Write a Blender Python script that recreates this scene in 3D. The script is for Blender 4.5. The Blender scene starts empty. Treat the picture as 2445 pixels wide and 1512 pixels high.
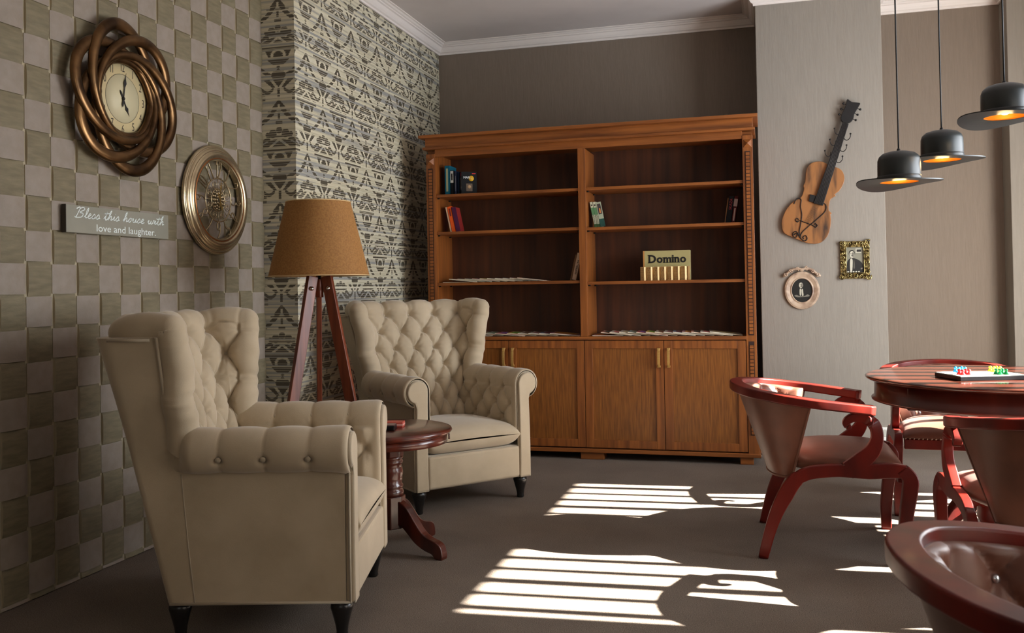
import bpy, bmesh, math, random
import numpy as np
from mathutils import Vector, Matrix
random.seed(7)
SC = bpy.context.scene
COL = SC.collection
PI = math.pi

# ------------------------------------------------------------ camera, world, sun, daylight and fill, exposure
W_PX, H_PX, F_PX = 2445.0, 1512.0, 2159.0
YAW, ROLL, PITCH, CAM_H = 0.2745, 0.0177, 0.0147, 1.18
def make_camera():
    cd = bpy.data.cameras.new('camera')
    cd.sensor_fit = 'HORIZONTAL'; cd.sensor_width = 36.0
    cd.lens = F_PX / W_PX * 36.0
    cd.shift_y = -(756.0 - 653.67) / W_PX
    cd.dof.use_dof = True; cd.dof.focus_distance = 5.0; cd.dof.aperture_fstop = 8.0
    cd.clip_start = 0.05; cd.clip_end = 200
    co = bpy.data.objects.new('camera', cd); COL.objects.link(co)
    r0 = Vector((math.cos(YAW), math.sin(YAW), 0))
    fw = Vector((-math.sin(YAW), math.cos(YAW), 0))
    f = fw * math.cos(PITCH) + Vector((0, 0, 1)) * math.sin(PITCH)
    u0 = -fw * math.sin(PITCH) + Vector((0, 0, 1)) * math.cos(PITCH)
    cx = r0 * math.cos(ROLL) - u0 * math.sin(ROLL)
    cy = r0 * math.sin(ROLL) + u0 * math.cos(ROLL)
    M = Matrix((cx, cy, -f)).transposed().to_4x4()
    M.translation = (0, 0, CAM_H)
    co.matrix_world = M
    SC.camera = co
make_camera()
SC.view_settings.view_transform = 'Standard'
SC.view_settings.look = 'None'
SC.view_settings.gamma = 1.0
SC.view_settings.use_curve_mapping = False
SC.view_settings.exposure = 0.22

wd = bpy.data.worlds.new('sky'); SC.world = wd; wd.use_nodes = True
bgn = wd.node_tree.nodes['Background']
bgn.inputs[0].default_value = (0.72, 0.84, 1.0, 1); bgn.inputs[1].default_value = 2.0

def sun_light():
    l = bpy.data.lights.new('sun', 'SUN'); l.energy = 90.0; l.angle = math.radians(0.55); l.color = (1.0, 0.95, 0.86)
    o = bpy.data.objects.new('sun', l); COL.objects.link(o)
    d = Vector((-1.0, -0.07, -0.665)).normalized()
    o.rotation_euler = d.to_track_quat('-Z', 'Y').to_euler(); o.location = (6, 5, 6)
sun_light()
def area(name, loc, direction, sx, sy, power, color):
    l = bpy.data.lights.new(name, 'AREA'); l.shape = 'RECTANGLE'; l.size = sx; l.size_y = sy; l.energy = power; l.color = color
    o = bpy.data.objects.new(name, l); COL.objects.link(o); o.location = loc
    o.rotation_euler = Vector(direction).to_track_quat('-Z', 'Z').to_euler()
    return o
# daylight from the far window, then two added fill lamps inside the drawn blinds
area('daylight_window_far', (2.30, 4.50, 1.32), (-1, 0, -0.10), 2.1, 1.9, 120, (0.88, 0.94, 1.0))
area('fill_lamp_near', (2.36, 1.45, 1.5), (-1, 0.05, -0.02), 2.1, 2.2, 16, (0.93, 0.97, 1.0))
area('fill_lamp_rear', (-0.2, -1.1, 1.6), (0, 1, -0.02), 2.2, 1.8, 4, (1.0, 0.95, 0.88))

# ------------------------------------------------------------ materials
MAT = {}
def srgb(r, g, b):
    f = lambda c: (c / 255 / 12.92) if c / 255 <= 0.04045 else ((c / 255 + 0.055) / 1.055) ** 2.4
    return (f(r), f(g), f(b), 1)
class NT:
    def __init__(s, m):
        s.m = m; m.use_nodes = True; s.t = m.node_tree; s.b = s.t.nodes['Principled BSDF']
    def n(s, typ, **kw):
        x = s.t.nodes.new(typ)
        for k, v in kw.items():
            if k in x.inputs: x.inputs[k].default_value = v
            else: setattr(x, k, v)
        return x
    def l(s, a, b): s.t.links.new(a, b)
def mat(name, col, rough=0.6, metal=0.0, col2=None, scale=8.0, stretch=(1, 1, 1), bump=0.0, bscale=None, detail=4.0, coat=0.0, sheen=0.0, contrast=(0.35, 0.65), spec=0.5, bstretch=None, trans=0.0, rot=0.0):
    if name in MAT: return MAT[name]
    m = bpy.data.materials.new(name); N = NT(m); b = N.b
    b.inputs['Base Color'].default_value = col
    b.inputs['Roughness'].default_value = rough; b.inputs['Metallic'].default_value = metal
    b.inputs['Specular IOR Level'].default_value = spec
    b.inputs['Coat Weight'].default_value = coat; b.inputs['Coat Roughness'].default_value = 0.12
    if sheen: b.inputs['Sheen Weight'].default_value = sheen; b.inputs['Sheen Roughness'].default_value = 0.45
    if trans: b.inputs['Transmission Weight'].default_value = trans
    tc = N.n('ShaderNodeTexCoord')
    if col2 is not None:
        mp = N.n('ShaderNodeMapping'); mp.inputs['Scale'].default_value = stretch; mp.inputs['Rotation'].default_value = (0, 0, rot)
        N.l(tc.outputs['Object'], mp.inputs['Vector'])
        no = N.n('ShaderNodeTexNoise'); no.inputs['Scale'].default_value = scale; no.inputs['Detail'].default_value = detail
        N.l(mp.outputs[0], no.inputs['Vector'])
        cr = N.n('ShaderNodeValToRGB'); cr.color_ramp.elements[0].position = contrast[0]; cr.color_ramp.elements[1].position = contrast[1]
        cr.color_ramp.elements[0].color = col; cr.color_ramp.elements[1].color = col2
        N.l(no.outputs['Fac'], cr.inputs[0]); N.l(cr.outputs[0], b.inputs['Base Color'])
    if bump:
        mp2 = N.n('ShaderNodeMapping'); mp2.inputs['Scale'].default_value = bstretch or stretch
        N.l(tc.outputs['Object'], mp2.inputs['Vector'])
        nb = N.n('ShaderNodeTexNoise'); nb.inputs['Scale'].default_value = bscale or scale * 3; nb.inputs['Detail'].default_value = 3
        N.l(mp2.outputs[0], nb.inputs['Vector'])
        bu = N.n('ShaderNodeBump'); bu.inputs['Strength'].default_value = bump; bu.inputs['Distance'].default_value = 0.003
        N.l(nb.outputs['Fac'], bu.inputs['Height']); N.l(bu.outputs[0], b.inputs['Normal'])
    MAT[name] = m; return m
def wood(name, c1, c2, axis='z', rough=0.35, coat=0.0, fine=38.0, spec=0.5):
    st = {'z': (1, 1, 0.06), 'x': (0.06, 1, 1), 'y': (1, 0.06, 1)}[axis]
    return mat(name, c1, rough, 0, c2, fine, st, bump=0.12, bscale=fine * 2, detail=6, coat=coat, contrast=(0.3, 0.7), spec=spec)
OAK_A, OAK_B = srgb(108, 58, 22), srgb(158, 92, 38)
oak_z = wood('oak_vertical', OAK_A, OAK_B, 'z', 0.42)
oak_x = wood('oak_horizontal', OAK_A, OAK_B, 'x', 0.42)
oak_dark = wood('oak_back_board_shaded', srgb(54, 27, 11), srgb(92, 48, 20), 'z', 0.6, fine=16)  # darker than the front oak: recess shade put into the colour
oak_panel = wood('oak_door_panel', srgb(106, 60, 22), srgb(150, 92, 36), 'z', 0.4, fine=110)
cherry = mat('cherry_lacquer', srgb(112, 26, 15), 0.40, 0, srgb(72, 14, 9), 7, (1, 1, 0.3), coat=0.04, spec=0.28)
table_wood = mat('table_mahogany', srgb(78, 28, 18), 0.32, 0, srgb(50, 16, 11), 7, (1, 1, 0.3), coat=0.25, spec=0.4)
cherry_x = mat('cherry_lacquer_top', srgb(76, 37, 25), 0.2, 0, srgb(60, 27, 19), 13, (0.08, 1, 1), coat=0.5)
mahog = mat('mahogany_lacquer', srgb(96, 38, 22), 0.28, 0, srgb(52, 18, 12), 14, (1, 1, 0.15), coat=0.5)
lampwood = wood('tripod_wood', srgb(92, 40, 22), srgb(134, 66, 38), 'z', 0.4, fine=30)
velvet = mat('beige_velvet', srgb(188, 172, 147), 0.85, 0, srgb(174, 158, 133), 5, bump=0.15, bscale=420, sheen=0.35, spec=0.25)
velvet_pipe = mat('beige_piping', srgb(170, 156, 134), 0.8, 0, sheen=0.3, spec=0.25)
satin = mat('brown_satin_velvet', srgb(112, 68, 51), 0.45, 0, srgb(90, 54, 41), 6, bump=0.08, bscale=300, sheen=0.05, spec=0.32)
black_leg = mat('black_lacquer_leg', srgb(16, 15, 15), 0.3, 0, coat=0.3)
black_iron = mat('black_iron', srgb(22, 19, 18), 0.55, 0.3)
chrome = mat('chrome', srgb(220, 220, 220), 0.15, 1.0)
brass = mat('antique_brass_handle', srgb(206, 166, 96), 0.35, 0.6)
crystal = mat('crystal_button', srgb(230, 236, 245), 0.08, 0.9)
bronze = mat('brushed_bronze', srgb(134, 100, 64), 0.3, 0.88, srgb(66, 46, 28), 9, contrast=(0.3, 0.7))
champagne = mat('champagne_metal', srgb(204, 186, 152), 0.25, 0.85, srgb(160, 142, 112), 7)
gilt = mat('gilt_relief', srgb(186, 168, 112), 0.28, 0.9, srgb(64, 52, 30), 60, contrast=(0.4, 0.6))
cream_paint = mat('cream_dial', srgb(214, 196, 150), 0.5)
cream_paint2 = mat('cream_dial_centre', srgb(206, 196, 160), 0.5)
ink = mat('black_ink', srgb(22, 20, 20), 0.5)
white_paint = mat('white_letter', srgb(232, 240, 238), 0.5)
sign_grey = mat('sign_grey_green', srgb(146, 142, 128), 0.55, 0, srgb(136, 133, 120), 6)
sign_edge = mat('sign_dark_edge', srgb(52, 46, 38), 0.6)
plaster = mat('ceiling_paint', srgb(208, 200, 196), 0.8, 0, srgb(202, 194, 190), 3)
cornice_m = mat('cornice_white', srgb(226, 218, 212), 0.55)
linen_wall = mat('linen_wallpaper', srgb(128, 115, 102), 0.75, 0, srgb(124, 111, 98), 90, (1, 1, 0.08), bump=0.5, bscale=140, bstretch=(1, 1, 0.12), spec=0.3)
linen_col = mat('linen_wallpaper_light', srgb(142, 135, 125), 0.72, 0, srgb(137, 130, 120), 70, (1, 1, 0.08), bump=0.25, bscale=140, bstretch=(1, 1, 0.12), spec=0.3)
hat_felt = mat('hat_felt_black', srgb(26, 31, 31), 0.42, 0)
hat_band = mat('hat_band_ribbon', srgb(20, 22, 22), 0.4)
hat_gold = mat('hat_inner_gold', srgb(196, 128, 42), 0.35, 0.7)
cable_m = mat('black_cable', srgb(12, 12, 12), 0.6)
shade_m = mat('amber_linen_shade', srgb(158, 112, 58), 0.8, 0, srgb(140, 96, 46), 130, (1, 1, 1), bump=0.2, bscale=500, detail=2)
paper = mat('paper', srgb(222, 208, 188), 0.6)
burnt = mat('burnt_pine', srgb(150, 98, 50), 0.5, 0, srgb(40, 24, 14), 3.6, (5.5, 1.1, 1), contrast=(0.46, 0.74), rot=math.radians(20), detail=5)
domino_face = mat('domino_face_wood', srgb(176, 138, 86), 0.5, 0, srgb(160, 122, 74), 30)
domino_edge = mat('domino_edge_maple', srgb(244, 214, 158), 0.45)
box_tan = mat('box_khaki', srgb(178, 166, 112), 0.5)
plastic_white = mat('white_plastic', srgb(226, 226, 220), 0.35)
def plain(name, r, g, b, rough=0.5, **k): return mat(name, srgb(r, g, b), rough, **k)
def emit(name, col, s):
    m = bpy.data.materials.new(name); N = NT(m)
    N.b.inputs['Base Color'].default_value = col; N.b.inputs['Emission Color'].default_value = col; N.b.inputs['Emission Strength'].default_value = s
    MAT[name] = m; return m
bulb_m = emit('warm_bulb', (1.0, 0.72, 0.36, 1), 5.0)

# carpet: brown grey loop pile
def carpet():
    m = bpy.data.materials.new('carpet_pile'); N = NT(m); tc = N.n('ShaderNodeTexCoord')
    n1 = N.n('ShaderNodeTexNoise'); n1.inputs['Scale'].default_value = 260; n1.inputs['Detail'].default_value = 2
    n2 = N.n('ShaderNodeTexNoise'); n2.inputs['Scale'].default_value = 3.2; n2.inputs['Detail'].default_value = 5
    N.l(tc.outputs['Object'], n1.inputs['Vector']); N.l(tc.outputs['Object'], n2.inputs['Vector'])
    cr = N.n('ShaderNodeValToRGB'); cr.color_ramp.elements[0].position = 0.3; cr.color_ramp.elements[1].position = 0.7
    cr.color_ramp.elements[0].color = srgb(104, 93, 84); cr.color_ramp.elements[1].color = srgb(150, 137, 125)
    N.l(n1.outputs['Fac'], cr.inputs[0])
    mx = N.n('ShaderNodeMixRGB', blend_type='MULTIPLY'); mx.inputs[0].default_value = 0.35
    N.l(cr.outputs[0], mx.inputs[1]); N.l(n2.outputs['Fac'], mx.inputs[2])
    N.l(mx.outputs[0], N.b.inputs['Base Color']); N.b.inputs['Roughness'].default_value = 0.95; N.b.inputs['Specular IOR Level'].default_value = 0.1
    bu = N.n('ShaderNodeBump'); bu.inputs['Strength'].default_value = 0.6; bu.inputs['Distance'].default_value = 0.004
    N.l(n1.outputs['Fac'], bu.inputs['Height']); N.l(bu.outputs[0], N.b.inputs['Normal'])
    return m
carpet_m = carpet()

# ------------------------------------------------------------ mesh helpers
class MB:
    def __init__(s): s.v = []; s.f = []; s.m = []; s.sm = []
    def add(s, vs, fs, mi=0, smooth=False):
        o = len(s.v); s.v.extend([tuple(x) for x in vs])
        for f in fs: s.f.append(tuple(i + o for i in f)); s.m.append(mi); s.sm.append(smooth)
        return s
    def box(s, c, size, mi=0, rot=None):
        hx, hy, hz = [d / 2 for d in size]
        vs = [Vector((x, y, z)) for x in (-hx, hx) for y in (-hy, hy) for z in (-hz, hz)]
        if rot is not None: vs = [rot @ v for v in vs]
        c = Vector(c); vs = [v + c for v in vs]
        return s.add(vs, [(0, 1, 3, 2), (4, 6, 7, 5), (0, 4, 5, 1), (2, 3, 7, 6), (0, 2, 6, 4), (1, 5, 7, 3)], mi)
    def bx(s, x0, x1, y0, y1, z0, z1, mi=0): return s.box(((x0 + x1) / 2, (y0 + y1) / 2, (z0 + z1) / 2), (abs(x1 - x0), abs(y1 - y0), abs(z1 - z0)), mi)
    def grid(s, P, mi=0, smooth=True, closeu=False, closev=False, flip=False):
        nu, nv = len(P), len(P[0]); vs = [p for r in P for p in r]; fs = []
        for i in range(nu if closeu else nu - 1):
            for j in range(nv if closev else nv - 1):
                a = i * nv + j; b = ((i + 1) % nu) * nv + j; c = ((i + 1) % nu) * nv + (j + 1) % nv; d = i * nv + (j + 1) % nv
                fs.append((a, d, c, b) if flip else (a, b, c, d))
        return s.add(vs, fs, mi, smooth)
    def lathe(s, prof, c=(0, 0, 0), n=32, axis='z', mi=0, cap=True, scale=(1, 1)):
        rings = []
        for r, h in prof:
            ring = []
            for k in range(n):
                a = 2 * PI * k / n; x, y = r * math.cos(a) * scale[0], r * math.sin(a) * scale[1]
                p = {'z': (x, y, h), 'x': (h, x, y), 'y': (x, h, y)}[axis]
                ring.append((p[0] + c[0], p[1] + c[1], p[2] + c[2]))
            rings.append(ring)
        s.grid(rings, mi, True, closev=True, flip=(axis != 'y'))
        if cap:
            o = len(s.v); nn = n
            for ri, rev in ((0, True), (len(prof) - 1, False)):
                if prof[ri][0] > 1e-5:
                    idx = [o - len(prof) * nn + ri * nn + k for k in range(nn)]
                    if (rev) != (axis == 'y'): idx = idx[::-1]
                    s.f.append(tuple(idx)); s.m.append(mi); s.sm.append(False)
        return s
    def sweep(s, pts, w, h, side=None, n=10, mi=0, power=2.0, cap=True, closed=False):
        """pts: 3-D points; w, h: half sizes (number or list); side: vector the width axis keeps close to"""
        pts = [Vector(p) for p in pts]; N_ = len(pts)
        W = w if isinstance(w, (list, tuple)) else [w] * N_
        H = h if isinstance(h, (list, tuple)) else [h] * N_
        rings = []; prev = Vector(side) if side is not None else None
        for i, p in enumerate(pts):
            if closed: t = pts[(i + 1) % N_] - pts[i - 1]
            else: t = pts[min(i + 1, N_ - 1)] - pts[max(i - 1, 0)]
            if t.length < 1e-9: t = Vector((0, 0, 1))
            t.normalize()
            if prev is None: prev = Vector((0, 0, 1)) if abs(t.z) < 0.9 else Vector((1, 0, 0))
            sd = (Vector(side) if side is not None else prev); sd = sd - t * sd.dot(t)
            if sd.length < 1e-4: sd = prev - t * prev.dot(t)
            sd.normalize(); up = t.cross(sd).normalized(); prev = sd
            ring = []
            if power >= 3: n = 12; rr = 0.3 * min(W[i], H[i])
            for k in range(n):
                if power >= 3:
                    q, j = divmod(k, 3); qa = q * PI / 2 + j * PI / 4; sx_, sy_ = ((1, 1), (-1, 1), (-1, -1), (1, -1))[q]
                    ring.append(p + sd * (sx_ * (W[i] - rr) + rr * math.cos(qa)) + up * (sy_ * (H[i] - rr) + rr * math.sin(qa))); continue
                a = 2 * PI * k / n + PI / n; c_, s_ = math.cos(a), math.sin(a)
                e = 2.0 / power
                x = math.copysign(abs(c_) ** e, c_); y = math.copysign(abs(s_) ** e, s_)
                ring.append(p + sd * (x * W[i]) + up * (y * H[i]))
            rings.append(ring)
        s.grid(rings, mi, True, closeu=closed, closev=True, flip=True)
        if cap and not closed:
            o = len(s.v) - N_ * n
            s.f.append(tuple(o + k for k in range(n))); s.m.append(mi); s.sm.append(False)
            s.f.append(tuple(o + (N_ - 1) * n + k for k in range(n))[::-1]); s.m.append(mi); s.sm.append(False)
        return s
    def prism(s, out, d0, d1, plane='xz', mi=0, mi_front=None):
        """outline in a plane, given depth along the remaining axis"""
        def P(a, b, d):
            return {'xz': (a, d, b), 'xy': (a, b, d), 'yz': (d, a, b)}[plane]
        n = len(out); vs = [P(a, b, d0) for a, b in out] + [P(a, b, d1) for a, b in out]
        fs = [(i, (i + 1) % n, n + (i + 1) % n, n + i) for i in range(n)]
        s.add(vs, fs, mi)
        o = len(s.v) - 2 * n
        s.f.append(tuple(o + i for i in range(n))[::-1]); s.m.append(mi if mi_front is None else mi_front); s.sm.append(False)
        s.f.append(tuple(o + n + i for i in range(n))); s.m.append(mi); s.sm.append(False)
        return s
def smooth_pts(P, n=8, closed=False):
    P = [Vector(p) if len(p) == 3 else Vector((p[0], p[1], 0)) for p in P]; out = []; N_ = len(P)
    for i in range(N_ if closed else N_ - 1):
        if closed: a, b, c, d = P[i - 1], P[i], P[(i + 1) % N_], P[(i + 2) % N_]
        else: a, b, c, d = P[max(i - 1, 0)], P[i], P[i + 1], P[min(i + 2, N_ - 1)]
        for k in range(n):
            t = k / n
            out.append(0.5 * ((2 * b) + (c - a) * t + (2 * a - 5 * b + 4 * c - d) * t * t + (3 * b - a - 3 * c + d) * t ** 3))
    if not closed: out.append(P[-1])
    return out
def lerp_list(vals, n_out):
    r = []
    for i in range(n_out):
        t = i / (n_out - 1) * (len(vals) - 1); k = min(int(t), len(vals) - 2); r.append(vals[k] + (vals[k + 1] - vals[k]) * (t - k))
    return r
def obj(name, mb, mats, parent=None, bevel=0.0, seg=2, angle=35, recalc=True, loc=None, wn=False):
    me = bpy.data.meshes.new(name)
    me.from_pydata(mb.v, [], mb.f)
    if not isinstance(mats, (list, tuple)): mats = [mats]
    for m in mats: me.materials.append(m)
    me.polygons.foreach_set('material_index', mb.m)
    me.polygons.foreach_set('use_smooth', mb.sm)
    me.update()
    if recalc:
        bm = bmesh.new(); bm.from_mesh(me); bmesh.ops.recalc_face_normals(bm, faces=bm.faces); bm.to_mesh(me); bm.free()
    o = bpy.data.objects.new(name, me); COL.objects.link(o)
    if parent is not None: o.parent = parent
    if loc is not None: o.location = loc
    if bevel:
        b = o.modifiers.new('bevel', 'BEVEL'); b.width = bevel; b.segments = seg; b.limit_method = 'ANGLE'; b.angle_limit = math.radians(angle)
        b.harden_normals = False
    if wn:
        w = o.modifiers.new('weighted_normal', 'WEIGHTED_NORMAL'); w.keep_sharp = False; w.weight = 80
    return o
def thing(name, label, cat, loc=(0, 0, 0), rz=0.0, group=None):
    o = bpy.data.objects.new(name, None); COL.objects.link(o); o.empty_display_size = 0.1
    o.location = loc; o.rotation_euler = (0, 0, rz); o['label'] = label; o['category'] = cat
    if group: o['group'] = group
    return o
def tag(o, label, cat, group=None):
    o['label'] = label; o['category'] = cat
    if group: o['group'] = group
    return o
def struct(o): o['kind'] = 'structure'; return o
def copy_tree(o, parent=None):
    c = o.copy(); COL.objects.link(c)
    if parent is not None: c.parent = parent
    for ch in list(o.children): copy_tree(ch, c)
    return c
def rot_e(rx, ry, rz): return Matrix.Rotation(rz, 3, 'Z') @ Matrix.Rotation(ry, 3, 'Y') @ Matrix.Rotation(rx, 3, 'X')
def text_mesh(txt, size, depth=0.001, offset=0.0, shear=0.0, align='CENTER', space=1.0):
    cu = bpy.data.curves.new('t', 'FONT'); cu.body = txt; cu.size = size; cu.extrude = depth; cu.offset = offset; cu.shear = shear
    cu.align_x = align; cu.align_y = 'CENTER'; cu.space_character = space; cu.resolution_u = 3
    to = bpy.data.objects.new('t', cu)
    me = bpy.data.meshes.new_from_object(to)
    bpy.data.objects.remove(to); bpy.data.curves.remove(cu)
    return me
def text_obj(name, txt, size, m, parent, loc, rot, **k):
    me = text_mesh(txt, size, **k); me.materials.clear(); me.materials.append(m)
    o = bpy.data.objects.new(name, me); COL.objects.link(o); o.parent = parent; o.location = loc; o.rotation_euler = rot
    return o
def sphere_pts(mb, c, r, n=10, sc=(1, 1, 1), mi=0):
    prof = []
    P = []
    for i in range(n + 1):
        th_ = PI * i / n; P.append([(c[0] + r * sc[0] * math.sin(th_) * math.cos(2 * PI * k / (2 * n)), c[1] + r * sc[1] * math.sin(th_) * math.sin(2 * PI * k / (2 * n)), c[2] + r * sc[2] * math.cos(th_)) for k in range(2 * n)])
    mb.grid(P, mi, True, closev=True); return mb
# ------------------------------------------------------------ room shell
XL, YS, XD, YB, YC, XR = -2.7525, 4.59, -2.5517, 6.96, 6.43, 2.45
CX0, CX1, RX, RY = -0.04, 0.766, 1.593, 6.76
ZC = 3.17; YF0 = -1.25
struct(obj('floor', MB().bx(-3.0, 2.75, -1.4, 7.2, -0.12, 0), carpet_m))
struct(obj('ceiling', MB().bx(-3.0, 2.75, -1.4, 7.2, ZC, ZC + 0.15), plaster))

# left wall: woven panels of flat grey bands over olive bands
weave_light = mat('weave_grey_band', srgb(150, 138, 127), 0.6, 0, srgb(142, 130, 118), 26, bump=0.25, bscale=160, spec=0.35)
weave_dark = mat('weave_olive_band', srgb(130, 120, 96), 0.6, 0, srgb(114, 104, 82), 12, (1, 1, 5), bump=0.35, bscale=90, bstretch=(1, 1, 6), spec=0.35)
weave_base = mat('weave_seam', srgb(168, 156, 130), 0.6)
def woven_wall():
    mb = MB()
    mb.bx(XL - 0.15, XL - 0.0165, YF0 - 0.1, YS + 0.02, 0, ZC, 2)
    sy, sz, Y0, z0 = 0.1335, 0.2575, 2.8635, 0.1549
    rnd = random.Random(3)
    def tile(yc, zc, wy, wz, kind):
        z_lo, z_hi = max(zc - wz / 2, 0.004), min(zc + wz / 2, ZC - 0.01)
        if z_hi - z_lo < 0.01: return
        y_hi = min(yc + wy / 2, YS); y_lo = max(yc - wy / 2, YF0)
        if y_hi - y_lo < 0.01: return
        n = 7; P = []
        bow = 0.0075 + rnd.uniform(-0.001, 0.001)
        for i in range(n):
            u = -1 + 2 * i / (n - 1); row = []
            for j in range(n):
                v = -1 + 2 * j / (n - 1)
                t = v if kind == 'd' else u          # direction the band runs and tucks under
                s = u if kind == 'd' else v
                x = XL - 0.0125 + bow * (1 - abs(t) ** 4.0) * (1 - 0.16 * abs(s) ** 6)
                pinch = 1 - 0.02 * abs(t) ** 3
                yy = yc + (wy / 2) * u * (pinch if kind == 'd' else 1); zz = zc + (wz / 2) * v * (pinch if kind == 'l' else 1)
                row.append((x, min(max(yy, y_lo), y_hi), min(max(zz, z_lo), z_hi)))
            P.append(row)
        # skirt so that each band has an edge
        ring = [P[i][0] for i in range(n)] + [P[-1][j] for j in range(1, n)] + [P[i][-1] for i in range(n - 2, -1, -1)] + [P[0][j] for j in range(n - 2, 0, -1)]
        mi = 0 if kind == 'l' else 1
        mb.grid(P, mi, True)
        mb.grid([ring, [(XL - 0.018, a[1], a[2]) for a in ring]], 2, False, closev=True)
    for c in range(-34, 16):
        yc = Y0 - sy / 2 + sy * c
        odd = c % 2
        for r in range(-1, 15):
            zt = z0 + sz * r + 0.5 * 0
            zt0 = zt - (0.0 if not odd else 0.12875)
            tile(yc, zt0 - 0.0693, 0.1175, 0.1370, 'd')
            tile(yc, zt0 - 0.0693 - 0.12875, 0.1310, 0.1190, 'l')
    struct(obj('wall_left', mb, [weave_light, weave_dark, weave_base], recalc=False))
woven_wall()

# damask wallpaper: the printed figure is a signed mask stored on a fine grid and sharpened in the material
AX, PZ = 0.2005, 0.585          # spacing of the motif axes, height of one repeat
def damask(s, z):
    """s: metres along the wall measured from one motif axis (lotus at z = 2.671); returns >0 inside the dark print"""
    out = np.full(s.shape, -1.0)
    j0 = np.round(s / AX)
    for dj in (-1, 0, 1):
        j = j0 + dj
        x = (s - j * AX) / AX
        t = ((2.700 + np.where(j % 2 == 0, 0.0, 0.5 * PZ)) - z) / PZ
        t = t - np.floor(t)
        ax = np.abs(x)
        def seg(c0, c1): return np.minimum(t - c0, c1 - t)
        def put(v): 
            nonlocal out
            out = np.maximum(out, v)
        def el(cx, cy, rx, ry): return (1 - np.sqrt(((ax - cx) / rx) ** 2 + ((t - cy) / ry) ** 2)) * min(rx, ry)
        st = lambda d: np.minimum(d, 0.018)
        # lotus: three petals and two lobes at the side
        put(st(el(0.0, 0.030, 0.10, 0.040)))
        put(st(np.minimum(el(0.20, 0.062, 0.13, 0.046), t - 0.022)))
        put(np.minimum(seg(0.078, 0.102), 0.34 - ax))
        # dome with fine stripes and a light V inside
        dome = np.minimum(np.minimum(seg(0.116, 0.198), 0.58 - ax), 0.16 + (t - 0.116) * 7.0 - ax)
        dome = np.minimum(dome, np.abs(ax - (t - 0.12) * 4.0) - 0.05)
        put(st(dome))
        # fan / tulip
        put(st(np.minimum(seg(0.212, 0.240), 0.58 - ax)))
        tul = np.minimum(seg(0.244, 0.322), 0.43 - (t - 0.244) * 1.6 - ax)
        tul = np.minimum(tul, np.abs(np.sqrt((ax / 0.2) ** 2 + ((t - 0.30) / 0.055) ** 2) - 1) * 0.12 - 0.022)
        put(tul)
        # striped bowl
        put(st(np.minimum(seg(0.334, 0.392), 0.38 - ax - (t - 0.334) * 3.6)))
        put(el(0, 0.412, 0.07, 0.014)); put(np.minimum(seg(0.425, 0.448), (t - 0.42) * 3.0 - ax)); put(np.minimum(seg(0.452, 0.463), 0.18 - ax))
        # solid bar between the ogee feet
        put(np.minimum(np.minimum(0.23 - ax, 0.032 - np.abs(t - 0.492)), 0.25 - ax - np.abs(t - 0.492) * 2))
        # V with horns
        v = np.minimum(seg(0.532, 0.618), 0.50 - (t - 0.532) * 3.6 - ax)
        v = np.minimum(v, np.abs(ax - (0.24 - (t - 0.532) * 2.4)) - 0.045)
        put(v)
        put(el(0.63, 0.572, 0.075, 0.026))
        horn = 0.020 - np.abs(t - (0.640 + 0.022 * np.cos((ax - 0.35) * 12)))
        put(np.minimum(np.minimum(horn, ax - 0.16), 0.72 - ax))
        put(np.minimum(seg(0.62, 0.71), 0.045 - np.abs(ax)))
        # spire
        sp = np.minimum(seg(0.735, 0.825), (t - 0.735) * 2.6 + 0.03 - ax)
        sp = np.minimum(sp, np.where(t > 0.775, ax - 0.03, 1))
        put(sp)
        put(np.minimum(seg(0.838, 0.856), 0.36 - ax)); 
        put(np.minimum(seg(0.862, 0.925), 0.04 - ax)); put(np.minimum(seg(0.940, 0.972), 0.11 - ax))
        # ogee arcs in chunky blocks from the spire down to the neighbouring bars
        tt = np.clip((t - 0.80) / 0.19, 0, 1)
        cx = 0.12 + 0.60 * tt ** 1.7
        arc = np.minimum(0.075 + 0.05 * tt - np.abs(ax - cx), seg(0.815, 0.990))
        gap = np.abs(((t - 0.815) / 0.045) % 1.0 - 0.5)
        put(np.minimum(arc, 0.36 - gap))
    # woven bands that cross the print
    band = np.sin(2 * PI * z / 0.0735) + 0.6 * np.sin(2 * PI * z / 0.0411 + 1.3)
    out = np.where(band > 1.36, -0.05, out)
    return np.clip(out, -0.05, 0.05)
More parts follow.
